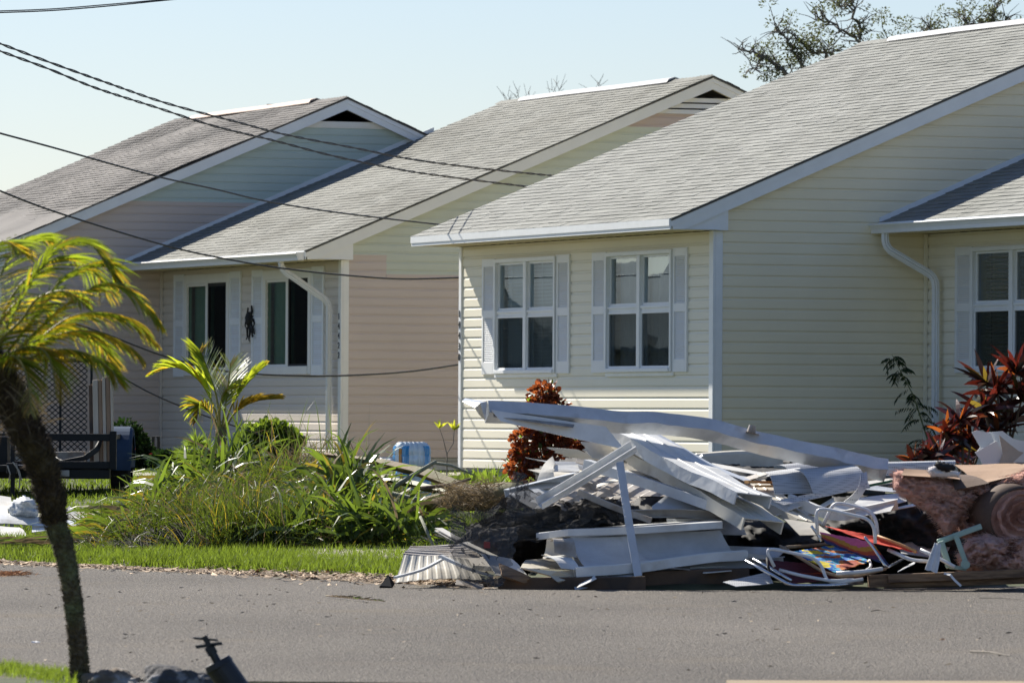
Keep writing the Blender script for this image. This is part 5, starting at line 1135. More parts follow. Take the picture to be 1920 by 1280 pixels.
# --- left striped awning ---
sheet('awning_panel', 'striped weathered awning panel bent over at the left end of the pile', [(770, 1026, 45.6), (880, 1020, 46.2), (900, 1045, 45.2), (755, 1042, 44.9)], 'alu_dirty', nu=20, rib=6, ribh=.012, warp=.012, seed=31, group='awning panels at the left end')
sheet('awning_panel', 'vertical pale fluted awning side facing the road at the left end', [(757, 1040, 44.9), (742, 1088, 44.5), (905, 1085, 44.8), (880, 1043, 45.1)], 'alu_cream', nu=14, rib=9, ribh=.004, warp=.03, seed=32, group='awning panels at the left end')
beam('metal_strip', 'thin white strut leaning on the fluted awning side', [(740, 1082, 44.4), (790, 1068, 44.6), (835, 1045, 44.8)], .012, .008, 'box', 'alu_white', group=gN)
beam('metal_strip', 'white flat bar crossing the awning under the netting', [(826, 1042, 44.7), (880, 1066, 44.6), (925, 1080, 44.6)], .02, .010, 'box', 'alu_white', group=gN)
beam('metal_strip', 'white channel poking left above the striped awning', [(822, 992, 45.6), (870, 1018, 45.3), (950, 1055, 45)], .03, .012, 'channel', 'vinyl_scrap', group=gN)
slab_('roof_tile_shard', 'small black triangular shard standing on the road edge', [(711, 1098, 44.6), (728, 1076, 44.7), (740, 1092, 44.7), (735, 1099, 44.6)], 'black_void', th=.02)
tg = MB(); tg.obox(A(913, 1021, 44.55), V((.022, 0, 0)), V((0, .003, 0)), V((0, 0, .022))); fin(tg, 'red_reflector', 'red_tag', 'small dark red reflector under the netting', 'reflector')
# --- black netting -----------------------------------------------
def drape(name, label, q, seed, amp, nu=64, nv=44, hang=None, m_='netting'):
    a, b, c, d = [A(*p) for p in q]; mb = MB()
    for i in range(nu+1):
        for j in range(nv+1):
            u, v = i/nu, j/nv; p = a.lerp(b, u).lerp(d.lerp(c, u), v)
            f1 = 1-2.2*abs(noise.noise(V((u*5+v*4+seed, v*4, seed)))); f2 = 1-2*abs(noise.noise(V((u*13+v*6, v*9-u*7, seed+4)))); f1, f2 = f1*.55, f2*.55; f3 = noise.noise(V((u*3, v*3, seed+8)))
            edge = .05*noise.noise(V((u*9, v*9, seed+20)))
            mb.v.append(tuple(p+V((edge, -amp*(1.4*f1+.7*f2), amp*(1.2*f3+.9*f1+.35*f2)))))
    for i in range(nu):
        for j in range(nv): k = i*(nv+1)+j; mb.f.append((k, k+nv+1, k+nv+2, k+1)); mb.mi.append(0)
    return fin(mb, name, m_, label, 'netting', 'crumpled black netting', smooth=False)
drape('black_netting', 'crumpled black netting spread over the left half of the pile', [(848, 958, 45.2), (1120, 935, 45.5), (1190, 985, 45.2), (842, 1038, 44.8)], 1, .085)
drape('black_netting', 'second fold of black netting bunched below the propped gutter', [(890, 965, 45.8), (1150, 945, 45.4), (1165, 990, 45.1), (930, 1010, 45.1)], 2, .10)
drape('black_netting', 'sheer black netting hanging to the ground at the left', [(838, 990, 44.8), (975, 995, 44.75), (945, 1102, 44.4), (862, 1094, 44.4)], 3, .028, m_='sheer_netting')
drape('black_netting', 'netting peak rising to a point in front of the white scraps', [(966, 884, 45.3), (982, 890, 45.3), (1008, 965, 45.1), (945, 975, 45.1)], 4, .02, 16, 24, m_='sheer_netting')
pillow('shade_filler', 'black filler mound standing for shade under the netting', [(870, 990), (930, 965), (1040, 940), (1150, 935), (1230, 960), (1230, 1005), (1060, 1020), (1010, 1050), (990, 1078), (930, 1060), (890, 1035)], 45.75, .35, 'black_void', 'shade filler', seed=4, edge=40, group='black shade fillers in the pile hollows')  # black lumps added to make the pile hollows look shaded
pillow('shade_filler', 'black filler standing for shade deep in the middle hollow of the pile', [(1200, 930), (1330, 935), (1400, 975), (1560, 985), (1560, 1085), (1200, 1095), (1110, 1070), (1120, 1000)], 46.0, .4, 'black_void', 'shade filler', seed=5, edge=40, group='black shade fillers in the pile hollows')
pillow('shade_filler', 'black filler standing for shade under the pink insulation', [(1560, 930), (1700, 925), (1800, 960), (1840, 1080), (1600, 1085), (1540, 1000)], 46.2, .4, 'black_void', 'shade filler', seed=6, edge=40, group='black shade fillers in the pile hollows')
pillow('shade_filler', 'black filler standing for shade behind the upper scraps', [(1000, 880), (1150, 830), (1340, 870), (1500, 880), (1660, 890), (1660, 960), (1300, 970), (1020, 950)], 48.0, .5, 'black_void', 'shade filler', seed=7, edge=60, group='black shade fillers in the pile hollows')
# --- right: soffit sheets ---------------------------------------
sheet('soffit_sheet', 'left perforated white soffit sheet drooping over the pile', [(1432, 885, 45.98), (1498, 877, 46.1), (1524, 925, 45.8), (1452, 927, 45.8)], 'perforated', nu=14, nv=16, warp=.01, curl=.05, seed=41, group=gS)
sheet('soffit_sheet', 'middle perforated white soffit sheet draped right of the left one', [(1490, 880, 45.9), (1590, 872, 45.99), (1632, 915, 45.72), (1528, 934, 45.6)], 'perforated', nu=14, nv=16, warp=.01, curl=.06, seed=42, group=gS)
sheet('soffit_sheet', 'narrow perforated soffit strip lying flat on top', [(1452, 873, 46.62), (1540, 868, 46.68), (1575, 872, 46.56), (1480, 882, 46.5)], 'perforated', nu=14, nv=6, warp=.01, curl=.02, seed=43, group=gS)
sheet('soffit_sheet', 'curled perforated soffit strip twisting upright by the chairs', [(1612, 888, 45.56), (1624, 884, 45.59), (1600, 945, 45.5), (1582, 940, 45.5)], 'perforated', nu=8, nv=18, warp=.015, curl=.07, seed=44, group=gS)
sheet('soffit_sheet', 'long perforated soffit strip behind the pink insulation', [(1632, 868, 46.72), (1790, 866, 46.78), (1790, 885, 46.66), (1640, 893, 46.6)], 'perforated', nu=14, nv=8, warp=.006, curl=.05, seed=45, group=gS)
sheet('soffit_sheet', 'shaded perforated sheet slipping under the drooping ones', [(1450, 940, 45.33), (1520, 925, 45.42), (1560, 928, 45.48), (1470, 946, 45.3)], 'perforated', nu=12, nv=8, warp=.01, seed=46, group=gS)
beam('white_tube', 'long off white half round tube at the back of the pile', [(1300, 868, 48.3), (1400, 862, 48.3), (1530, 868, 48.3)], .05, .075, 'box', 'alu_cream', cat='tube', bevel=.03)
bt = MB(); bt.tube([A(1471, 866, 47.9), A(1483, 868, 47.6)], .014, 10); fin(bt, 'black_pipe_end', 'black_void', 'short black pipe end poking over the off white tube', 'pipe')
for i, (q, s_) in enumerate([([(1320, 868, 47.3), (1375, 880, 47.2), (1372, 884, 47.0), (1318, 872, 47.1)], 'slim white siding strip at the back left of the tube'), ([(1335, 870, 47.2), (1455, 888, 47.1), (1440, 893, 46.8), (1325, 874, 47)], 'slim white siding strip just under the first one'), ([(1330, 880, 46.9), (1420, 893, 46.9), (1420, 900, 46.6), (1340, 890, 46.6)], 'slim bluish strip ending beside the left soffit sheet'), ([(1600, 905, 46.2), (1680, 895, 46.6), (1690, 902, 46.4), (1600, 915, 46.0)], 'slim white strip under the curled soffit strip'), ([(1560, 948, 45.5), (1700, 925, 46.0), (1700, 940, 45.9), (1570, 975, 45.3)], 'broad white strip just above the folding chair arms')]):
    sheet('siding_strip', s_, q, ('vinyl_scrap', 'vinyl_scrap', 'alu_blue', 'vinyl_scrap', 'alu_white')[i], nu=16, nv=4, warp=.012, seed=50+i, group='slim siding strips on the pile')
beam('siding_strip', 'white box rail passing under the curled soffit strip', [(1480, 935, 45.6), (1560, 965, 45.3), (1610, 960, 45.4), (1680, 945, 45.6)], .02, .035, 'box', 'alu_white', group='slim siding strips on the pile')
sheet('siding_strip', 'striped white panel hanging below the pink insulation end', [(1600, 935, 45.6), (1690, 925, 45.8), (1670, 958, 45.4), (1605, 968, 45.3)], 'alu_white', nu=30, nv=6, warp=.01, seed=57, group='slim siding strips on the pile')
beam('wood_strip', 'bright orange brown board end under the left soffit sheet', [(1400, 903, 45.9), (1450, 904, 46.0)], .03, .010, 'box', 'wood_bright', cat='board', group='bright board ends')
beam('wood_strip', 'second bright board end just below the first', [(1420, 911, 45.85), (1455, 911, 45.95)], .03, .008, 'box', 'wood_bright', cat='board', group='bright board ends')
gp = MB(); gp.tube([A(1566, 921, 45.7), A(1620, 912, 45.9), A(1680, 900, 46.1)], .010, 10); fin(gp, 'green_pole', 'green_pole', 'thin dark green pole lying between the soffit sheets', 'pole')
slab_('siding_strip', 'curled torn vinyl edge left of the drooping soffit sheets', [(1385, 900, 46.2), (1432, 884, 46.4), (1440, 888, 46.3), (1395, 902, 46.1)], 'alu_cream', th=.01, group='slim siding strips on the pile')
sheet('siding_strip', 'white folded pan end in the shade behind the chairs', [(1470, 975, 45.2), (1530, 982, 45.2), (1560, 1000, 45.0), (1500, 1000, 45.0)], 'alu_cream', nu=10, nv=6, warp=.02, seed=58, group='slim siding strips on the pile')
sheet('siding_strip', 'dim white sheet in the hollow under the insulation', [(1680, 1015, 45.8), (1790, 1010, 46.0), (1770, 1045, 45.6), (1690, 1040, 45.5)], 'alu_blue', nu=10, nv=6, warp=.015, seed=59, group='slim siding strips on the pile')
gZ = 'small loose scraps over the debris pile'
r0 = random.Random(101)
for i, (px, py, Y, l_) in enumerate([(1062, 872, 46.2, 'small bent scrap strip above the angled strip at left'), (1105, 868, 46.4, 'thin white scrap sliver under the torn siding'), (1140, 905, 45.8, 'short scrap strip behind the propped gutter'), (1215, 868, 46.2, 'scrap sliver between the two diagonal pans'), (1300, 858, 46.9, 'slim scrap strip lying behind the upper diagonal pan'), (1345, 880, 46.6, 'twisted scrap strip right of the upper diagonal pan'), (1390, 895, 46.2, 'scrap strip touching the bright board ends'), (1480, 952, 45.5, 'scrap strip below the shaded perforated sheet'), (1535, 945, 45.6, 'scrap strip between the drooping sheets and chair arm'), (1660, 912, 46.1, 'scrap sliver against the left tip of the insulation'), (1690, 950, 45.7, 'pale scrap sliver under the insulation lip'), (1275, 1062, 44.8, 'scrap sliver low under the broad bluish sheet'), (1345, 1068, 44.75, 'scrap strip low left of the bottom beach chair'), (1420, 1040, 45, 'dim scrap strip above the bottom beach chair'), (1700, 1062, 44.8, 'scrap strip lying on the light timber by the chairs'), (1100, 1085, 44.4, 'small scrap strip on the dark front timber'), (880, 1092, 44.5, 'pale scrap strip under the sheer netting'), (1020, 905, 45.9, 'small white scrap next to the sail shaped piece'), (1245, 900, 46, 'scrap strip across the white flat pans'), (1560, 880, 46.9, 'scrap strip on top of the middle soffit sheet')]):
    a = r0.uniform(-.9, .7); L_ = r0.uniform(35, 80); dx, dy = L_*math.cos(a)/2, L_*math.sin(a)/2*.6; w_ = r0.uniform(4, 11)
    sheet('metal_scrap', l_, [(px-dx, py-dy, Y), (px+dx, py+dy, Y+.1), (px+dx+3, py+dy+w_, Y-.03), (px-dx-2, py-dy+w_, Y-.12)], ('alu_white', 'alu_dirty', 'vinyl_scrap', 'alu_cream', 'alu_blue')[i % 5], nu=14, nv=4, warp=.02, seed=200+i, tear=.02, group=gZ)
# --- insulation ---------------------------------------------------
pillow('insulation_batt', 'torn pink insulation batt with brown paper top jutting left', [(1674, 885), (1690, 880), (1730, 886), (1790, 896), (1850, 905), (1930, 880), (1930, 925), (1880, 918), (1845, 935), (1815, 955), (1800, 968), (1795, 985), (1780, 1005), (1768, 998), (1757, 980), (1742, 962), (1715, 945), (1690, 930), (1676, 918)], 45.3, .16, 'insulation', 'insulation', seed=3, step=3, edge=16, nz=.35, freq=1.3, fuzz=(9000, .030, .0020), group='pink insulation batts')
def kraft(name, label, q, seed, m_='kraft'): sheet(name, label, q, m_, cat='paper', nu=20, nv=6, warp=.015, th=.003, seed=seed)
kraft('kraft_paper', 'brown paper facing lying along the top of the jutting batt', [(1695, 880, 45.2), (1800, 886, 45.5), (1800, 900, 45.05), (1690, 890, 45.0)], 61)
kraft('kraft_paper', 'sunlit brown paper fold toward the right edge', [(1790, 872, 45.9), (1960, 868, 46.1), (1950, 885, 45.3), (1830, 905, 45.1)], 62)
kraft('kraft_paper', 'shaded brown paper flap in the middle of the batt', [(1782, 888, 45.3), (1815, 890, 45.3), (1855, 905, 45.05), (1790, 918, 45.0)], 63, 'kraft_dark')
pillow('cotton_fluff', 'tuft of white fibre and black scrap on top of the insulation', [(1738, 885), (1742, 875), (1755, 872), (1775, 880), (1800, 884), (1798, 893), (1770, 895), (1745, 893)], 45.05, .05, 'cotton_white', 'fluff', seed=9, step=2, edge=8, freq=4, fuzz=(500, .02, .0015))
pillow('black_scrap', 'crumpled black plastic scrap on the white fibre tuft', [(1752, 872), (1758, 862), (1766, 866), (1775, 868), (1790, 872), (1792, 880), (1778, 884), (1760, 880)], 45.0, .04, 'black_void', 'scrap', seed=10, step=2, edge=8, freq=4)
pillow('cotton_fluff', 'pale fibre patch torn open on the batt side', [(1755, 905), (1790, 908), (1815, 925), (1800, 932), (1775, 925)], 45.14, .05, 'insulation_light', 'fluff', seed=12, step=3, edge=9, freq=3, fuzz=(500, .02, .0015))
# rolled batt: paper cylinder with a spiral of pink fibre at its end
rr = empty('insulation_roll', A(1890, 965, 45.0), 0, 'rolled pink insulation in brown paper at the right edge', 'insulation roll')
ax = V((-.28, .93, .10)).normalized(); sx = ax.cross(V((0, 0, 1))).normalized(); sz = sx.cross(ax); cR = V((.10, -.1, -.02)); Rr = .20
ringp = lambda c, R_, n=40: [c+sx*math.cos(6.2832*k/n)*R_*1.15+sz*math.sin(6.2832*k/n)*R_ for k in range(n)]
k_ = MB(); n = 40; dsk = MB(); P9 = ringp(cR+ax*.03, Rr); dsk.add(P9, [tuple(range(40))]); dsk.build('fibre_core', MATS['insulation'], rr); c0, c1 = cR, cR+ax*.55-sx*.0; P0_, P1_ = ringp(c0, Rr+.012), ringp(c1, Rr+.012); k_.add(P0_+P1_, [(i, (i+1) % n, n+(i+1) % n, n+i) for i in range(n)]); k_.build('paper_facing', MATS['kraft_dark'], rr, smooth=True, solid=.004)
s = MB(); th0 = 0
for i in range(420):
    a0, a1 = i*.05, (i+1)*.05; r0, r1 = Rr*(1-a0/21.5), Rr*(1-a1/21.5)
    def q(a, r_, o=0):
        r_ = r_*(1+.20*noise.noise(V((a*.7, 0, 3)))+.10*noise.noise(V((a*3.1, r_*9, 5)))); return cR+sx*math.cos(a)*r_*1.15+sz*math.sin(a)*r_-ax*(.012+o+.018*noise.noise(V((a*3, r_*30, 0))))
    w_ = .026; s.add([q(a0, r0), q(a1, r1), q(a1, r1-w_*.5, .02), q(a0, r0-w_*.5, .02), q(a1, r1-w_*1.05, -.01), q(a0, r0-w_*1.05, -.01)], [(0, 1, 2, 3), (3, 2, 4, 5)])
r = random.Random(77)
for _ in range(2600):
    a = r.uniform(0, 21); R_ = Rr*(1-a/21.5); strand(s, cR+sx*math.cos(a)*R_*1.15+sz*math.sin(a)*R_-ax*.02, rdir(r, -60, 80)-ax*.6, .022, .0016, 1.2, 2, r)
s.build('fibre_spiral', MATS['insulation'], rr, smooth=True)
pillow('insulation_batt', 'heap of crumpled pink insulation on the ground at right', [(1800, 1070), (1795, 1040), (1815, 1010), (1850, 1000), (1930, 1005), (1930, 1078), (1860, 1076)], 45.0, .25, 'insulation', 'insulation', seed=13, step=3, edge=20, nz=.45, freq=1.6, fuzz=(5000, .030, .0020), group='pink insulation batts')
pillow('insulation_batt', 'shaded pink insulation lump under the paper roll', [(1790, 960), (1830, 940), (1870, 960), (1930, 1000), (1930, 1030), (1850, 1020), (1800, 1005)], 45.5, .22, 'insulation', 'insulation', seed=14, step=3, edge=20, nz=.6, freq=2, fuzz=(4000, .030, .0020), group='pink insulation batts')
# --- drywall ------------------------------------------------------
def plate(name, label, outl, Y, m_, th=.015, cat='drywall', group='broken drywall sheets', slope=0):
    P = [A(x, y, Y+slope*(y-outl[0][1])/100) for x, y in outl]; mb = MB(); mb.prism(P, (0, th, 0)); return fin(mb, name, m_, label, cat, group)
plate('drywall_sheet', 'broken white drywall sheet standing on the insulation, leftmost piece', [(1822, 810), (1832, 806), (1858, 812), (1868, 840), (1852, 850), (1832, 846), (1838, 838)], 46.2, 'gypsum', .02)
plate('drywall_sheet', 'largest white drywall piece with torn grey patch beside it', [(1828, 848), (1868, 826), (1884, 860), (1878, 878), (1848, 880), (1838, 862)], 46.1, 'gypsum', .02)
plate('drywall_sheet', 'torn grey backing patch on the drywall', [(1873, 815), (1893, 832), (1910, 845), (1920, 848), (1900, 866), (1870, 878), (1880, 850)], 46.08, 'gypsum_back', .012)
plate('drywall_sheet', 'rear drywall sheet behind the torn patch', [(1850, 810), (1880, 808), (1900, 822), (1935, 830), (1935, 880), (1860, 882), (1872, 850), (1862, 828)], 46.25, 'gypsum', .02)
# --- chairs -------------------------------------------------------
def tubes(name, par, lst, r_, m_):
    mb = MB()
    for pts in lst:
        P = [A(*p)-par.location for p in pts]; Q = [P[0]]
        for i in range(1, len(P)-1):
            a = (P[i-1]-P[i]); b = (P[i+1]-P[i]); la, lb = min(.05, a.length*.45), min(.05, b.length*.45); a.normalize(); b.normalize()
            for k in range(6): t = k/5; Q.append(P[i]+a*la*(1-t)**2+b*lb*t**2)
        Q.append(P[-1]); mb.tube(Q, r_, 10)
    return mb.build(name, MATS[m_], par, smooth=True)
def cloth(name, par, q, cols, fn, nu=40, nv=24, sag=.03):
    a, b, c, d = [A(*p)-par.location for p in q]; mb = MB(); mb.v = []
    for i in range(nu+1):
        for j in range(nv+1):
            u, v = i/nu, j/nv; mb.v.append(tuple(a.lerp(b, u).lerp(d.lerp(c, u), v)+V((0, 0, -sag*math.sin(math.pi*u)*math.sin(math.pi*v)+.006*noise.noise(V((u*8, v*8, 1)))))))
    for i in range(nu):
        for j in range(nv): k = i*(nv+1)+j; mb.f.append((k, k+nv+1, k+nv+2, k+1)); mb.mi.append(fn((i+.5)/nu, (j+.5)/nv))
    return mb.build(name, [MATS[x] for x in cols], par, smooth=True, solid=.003)
gC = 'folding beach chairs'
c1 = empty('beach_chair', A(1600, 1040, 44.9), 0, 'topmost folding beach chair with pink and orange rainbow seat and white looped arms', 'chair', gC)
tubes('arm', c1, [[(1533, 1002, 44.8), (1530, 957, 44.8), (1545, 953, 44.8), (1628, 972, 44.7), (1640, 990, 44.7), (1641, 1018, 44.7)]], .0125, 'tube_white')
tubes('arm', c1, [[(1543, 985, 45.2), (1562, 944, 45.2), (1580, 943, 45.2), (1630, 956, 45.15), (1643, 974, 45.1), (1646, 1006, 45.1)]], .0125, 'tube_white')
tubes('leg', c1, [[(1621, 1006, 44.65), (1640, 1030, 44.65), (1662, 1064, 44.6), (1695, 1047, 45.1)]], .010, 'chrome')
tubes('leg', c1, [[(1521, 985, 44.8), (1532, 1000, 44.8), (1540, 1014, 44.8)]], .010, 'chrome')
tubes('side_rail', c1, [[(1645, 1005, 44.9), (1685, 1020, 44.85), (1718, 1034, 44.8)]], .013, 'wood_bright')
tubes('side_rail', c1, [[(1665, 1030, 44.8), (1710, 1050, 44.7), (1745, 1052, 44.7)], [(1726, 1030, 44.7), (1760, 1046, 44.65), (1790, 1062, 44.6)]], .013, 'tube_white')
st_ = ['fabric_pink', 'fabric_gold', 'fabric_rust', 'fabric_purple', 'fabric_navy']
cloth('seat_fabric', c1, [(1536, 996, 44.95), (1636, 1016, 44.75), (1668, 1060, 44.7), (1548, 1018, 44.9)], st_, lambda u, v: min(4, int((v+.08*math.sin(u*7))*5.2)) if v > .05 else 0, sag=.03)
cloth('back_fabric', c1, [(1548, 986, 45.0), (1645, 1006, 44.9), (1722, 1036, 44.8), (1640, 1018, 44.72)], ['fabric_red'], lambda u, v: 0, sag=.01)
c2 = empty('beach_chair', A(1560, 1060, 44.7), 0, 'middle folded beach chair with blue yellow tie dye fabric and rusty white frame', 'chair', gC)
tubes('frame', c2, [[(1464, 1024, 44.75), (1500, 1045, 44.6), (1545, 1073, 44.55), (1575, 1080, 44.55), (1618, 1077, 44.6), (1660, 1066, 44.8)], [(1468, 1026, 45.0), (1520, 1022, 45.2), (1560, 1018, 45.3)]], .0115, 'rust_frame')
tubes('arm', c2, [[(1452, 1062, 44.6), (1437, 1032, 44.6), (1448, 1028, 44.6), (1522, 1044, 44.55), (1540, 1058, 44.55), (1550, 1088, 44.5), (1566, 1093, 44.5), (1618, 1085, 44.55)]], .0115, 'tube_white')
tubes('arm', c2, [[(1630, 1050, 44.9), (1634, 1062, 44.8), (1622, 1070, 44.7)]], .010, 'tube_white')
td = ['fabric_blue', 'fabric_yellow', 'fabric_cyan', 'fabric_orange', 'fabric_navy', 'fabric_rust']
def tie(u, v):
    n_ = noise.noise(V((u*1.5+v*.8, v*5.5-u*3.4, 5)))*1.1+.25*noise.noise(V((u*5, v*16-u*8, 2))); return 1 if n_ > .30 else (0 if n_ > .05 else (2 if n_ > -.1 else (3 if n_ > -.3 else 5)))
cloth('seat_fabric', c2, [(1482, 1034, 44.8), (1575, 1020, 45.3), (1632, 1052, 44.9), (1566, 1073, 44.6)], td, tie, 60, 40, sag=.012)
tubes('arm_rest', c2, [[(1568, 1074, 44.5), (1612, 1072, 44.5), (1654, 1066, 44.6)]], .014, 'tube_white')
c3 = empty('beach_chair', A(1500, 1080, 44.6), 0, 'bottom folded beach chair with dark maroon fabric and chrome tubes', 'chair', gC)
tubes('frame', c3, [[(1398, 1051, 44.6), (1440, 1073, 44.5), (1482, 1097, 44.42), (1560, 1097, 44.45), (1618, 1092, 44.6)], [(1412, 1048, 44.7), (1450, 1068, 44.6), (1484, 1088, 44.5)]], .0115, 'chrome')
tubes('arm', c3, [[(1462, 1068, 44.6), (1500, 1078, 44.5), (1560, 1089, 44.48), (1600, 1086, 44.55)]], .012, 'tube_white')
cloth('seat_fabric', c3, [(1430, 1048, 44.8), (1540, 1058, 44.8), (1622, 1082, 44.8), (1484, 1094, 44.55)], ['fabric_maroon', 'fabric_rust'], lambda u, v: 1 if .45 < v < .5 else 0, sag=.02)
tubes('strap', c3, [[(1438, 1046, 44.6), (1440, 1062, 44.52), (1446, 1078, 44.5)]], .009, 'black_void')
# --- green plastic leg frame, tape -------------------------------
gf = empty('plastic_leg_frame', A(1790, 1010, 44.7), 0, 'pale green folded plastic leg frame leaning by the pink insulation', 'table legs')
def bar(mb, p, q, w_, d_, o): P, Q = A(*p)-o, A(*q)-o; mb.sweep(PRO['box'](w_, d_, 0), [P, Q], up=(0, 1, 0))
m_ = MB(); o_ = gf.location
bar(m_, (1758, 1016, 44.75), (1840, 986, 44.8), .020, .014, o_); m_.build('top_bar', MATS['green_plastic'], gf, bevel=.006)
m_ = MB(); bar(m_, (1764, 1014, 44.7), (1780, 1064, 44.7), .022, .012, o_); m_.build('leg', MATS['green_plastic'], gf, bevel=.006)
m_ = MB(); bar(m_, (1792, 1003, 44.72), (1812, 1058, 44.7), .018, .012, o_); m_.tube([A(1810, 1058, 44.66)-o_, A(1810, 1058, 44.74)-o_], .034, 16); m_.build('leg', MATS['green_plastic'], gf, bevel=.005)
m_ = MB(); bar(m_, (1780, 1062, 44.69), (1812, 1066, 44.69), .014, .012, o_); m_.build('cross_bar', MATS['green_plastic'], gf, bevel=.005)
tp_ = MB(); P = [A(*p) for p in ((1758, 1018, 44.62), (1752, 1045, 44.58), (1745, 1070, 44.55))]; tp_.sweep([(-.035, 0), (-.02, .01), (0, -.008), (.02, .008), (.04, 0)], P, up=(0, 1, 0), closed=False, scale=[.6, 1, 1.2]); fin(tp_, 'plastic_bag_strip', 'tape', 'white plastic film tangled on the green leg frame', 'plastic film', solid=.002)
tp_ = MB(); tp_.sweep([(-.008, 0), (.008, 0)], [A(*p) for p in ((1770, 1074, 44.55), (1782, 1077, 44.5), (1790, 1087, 44.48), (1802, 1098, 44.46))], up=(0, 1, 0), closed=False); fin(tp_, 'white_strap', 'tape', 'thin white strap hanging over the light brown timber', 'strap', solid=.002)
# --- small heap of white scrap at far left -----------------------
gW = 'white scraps at the far left verge'; YL = 57.5
for i, (q, l_, mm) in enumerate([
    ([(-40, 925, YL+1), (20, 932, YL+1), (30, 975, YL), (-40, 985, YL)], 'upright white folded panel at the far left edge', 'vinyl_scrap'),
    ([(-60, 965, YL-.5), (85, 966, YL-.2), (85, 982, YL-.5), (-60, 984, YL-.8)], 'long white board lying across the far left scraps', 'alu_white'),
    ([(-30, 986, YL-1), (36, 986, YL-.6), (54, 1012, YL-1.5), (-20, 1014, YL-1.8)], 'slatted white sheet lowest at the far left', 'vinyl_scrap'),
    ([(60, 972, YL), (140, 972, YL), (160, 985, YL-.6), (60, 998, YL-.8)], 'pale blue white sheet behind the palm trunk', 'alu_blue'),
    ([(130, 948, YL+.5), (165, 972, YL+.3), (150, 975, YL), (112, 965, YL+.2)], 'bright white wedge right of the palm trunk', 'vinyl_scrap')]):
    sheet('white_scrap', l_, q, mm, nu=14, nv=6, warp=.02, seed=70+i, group=gW)
pillow('grey_cloth', 'crumpled light grey cloth on the far left scraps', [(15, 955), (22, 940), (45, 928), (62, 935), (76, 955), (70, 968), (20, 970)], YL-.3, .12, 'gypsum', 'cloth', seed=15, step=3, edge=10, nz=.8, freq=3)
# --- trailer ------------------------------------------------------
mat('trailer_steel', (.011, .012, .014), .5, .3, 8., .3, 30., spec=.25); mat('fender_blue', (.03, .055, .10), .8, .15, 6., spec=.15); mat('rubber', (.016, .016, .016), .8, .2, 20., .4, 50.); mat('cable_black', (.02, .02, .02), .5, .2, 9.)
YT1, YT2 = 69.5, 73.0; T0 = gnd(90, 71); TR = empty('utility_trailer', T0, 0, 'black steel utility trailer with raised mesh ramp seen from its front', 'trailer')
def tb(name, m_, *bx, par=None, bevel=.006):
    mb = MB()
    for (x0, y0, x1, y1, Ya, Yb) in bx:
        p = A(x0, y1, Ya)-T0; q = A(x1, y0, Ya)-T0; mb.box((p.x, p.y, p.z), (q.x, p.y+(Yb-Ya), q.z))
    return mb.build(name, MATS[m_], par or TR, bevel=bevel)
tb('top_rail', 'trailer_steel', (-110, 813, 217, 825, YT1, YT1+.07)); tb('lower_rail', 'trailer_steel', (-110, 865, 217, 877, YT1, YT1+.07))
for x in (-105, 205): tb('corner_post', 'trailer_steel', (x, 808, x+13, 880, YT1-.012, YT1+.08))
tb('frame', 'trailer_steel', (-110, 880, 206, 896, YT1+.02, YT1+.12)); tb('bed', 'trailer_steel', (-108, 876, 204, 879.5, YT1+.1, YT2))
tb('side_rail', 'trailer_steel', (205, 814, 214, 823, YT1+.1, YT2)); tb('number_plate', 'alu_dirty', (113, 881, 130, 893, YT1-.01, YT1+.015))
gate = tb('ramp_frame', 'trailer_steel', *[(x, 672, x+6, 872, YT2, YT2+.04) for x in (-60, -5, 49, 110, 168)], (-60, 672, 174, 678, YT2-.005, YT2+.045))
em = MB(); cw, chh = .073, .032; x0_ = A(-58, 700, YT2).x-T0.x; x1_ = A(170, 700, YT2).x-T0.x; zb_ = A(0, 868, YT2).z-T0.z; zt_ = A(0, 678, YT2).z-T0.z; yy = YT2-T0.y+.02
nr = int((zt_-zb_)/chh); nc = int((x1_-x0_)/(cw/2))
for i in range(nr):
    for j in range(nc):
        a = V((x0_+j*cw/2, yy, zb_+(i+((i+j) % 2))*chh)); b = V((x0_+(j+1)*cw/2, yy, zb_+(i+((i+j+1) % 2))*chh)); u = V((0, 0, .0075)); em.add([a-u, b-u, b+u, a+u], [(0, 1, 2, 3)])
em.build('expanded_mesh', MATS['trailer_steel'], gate)
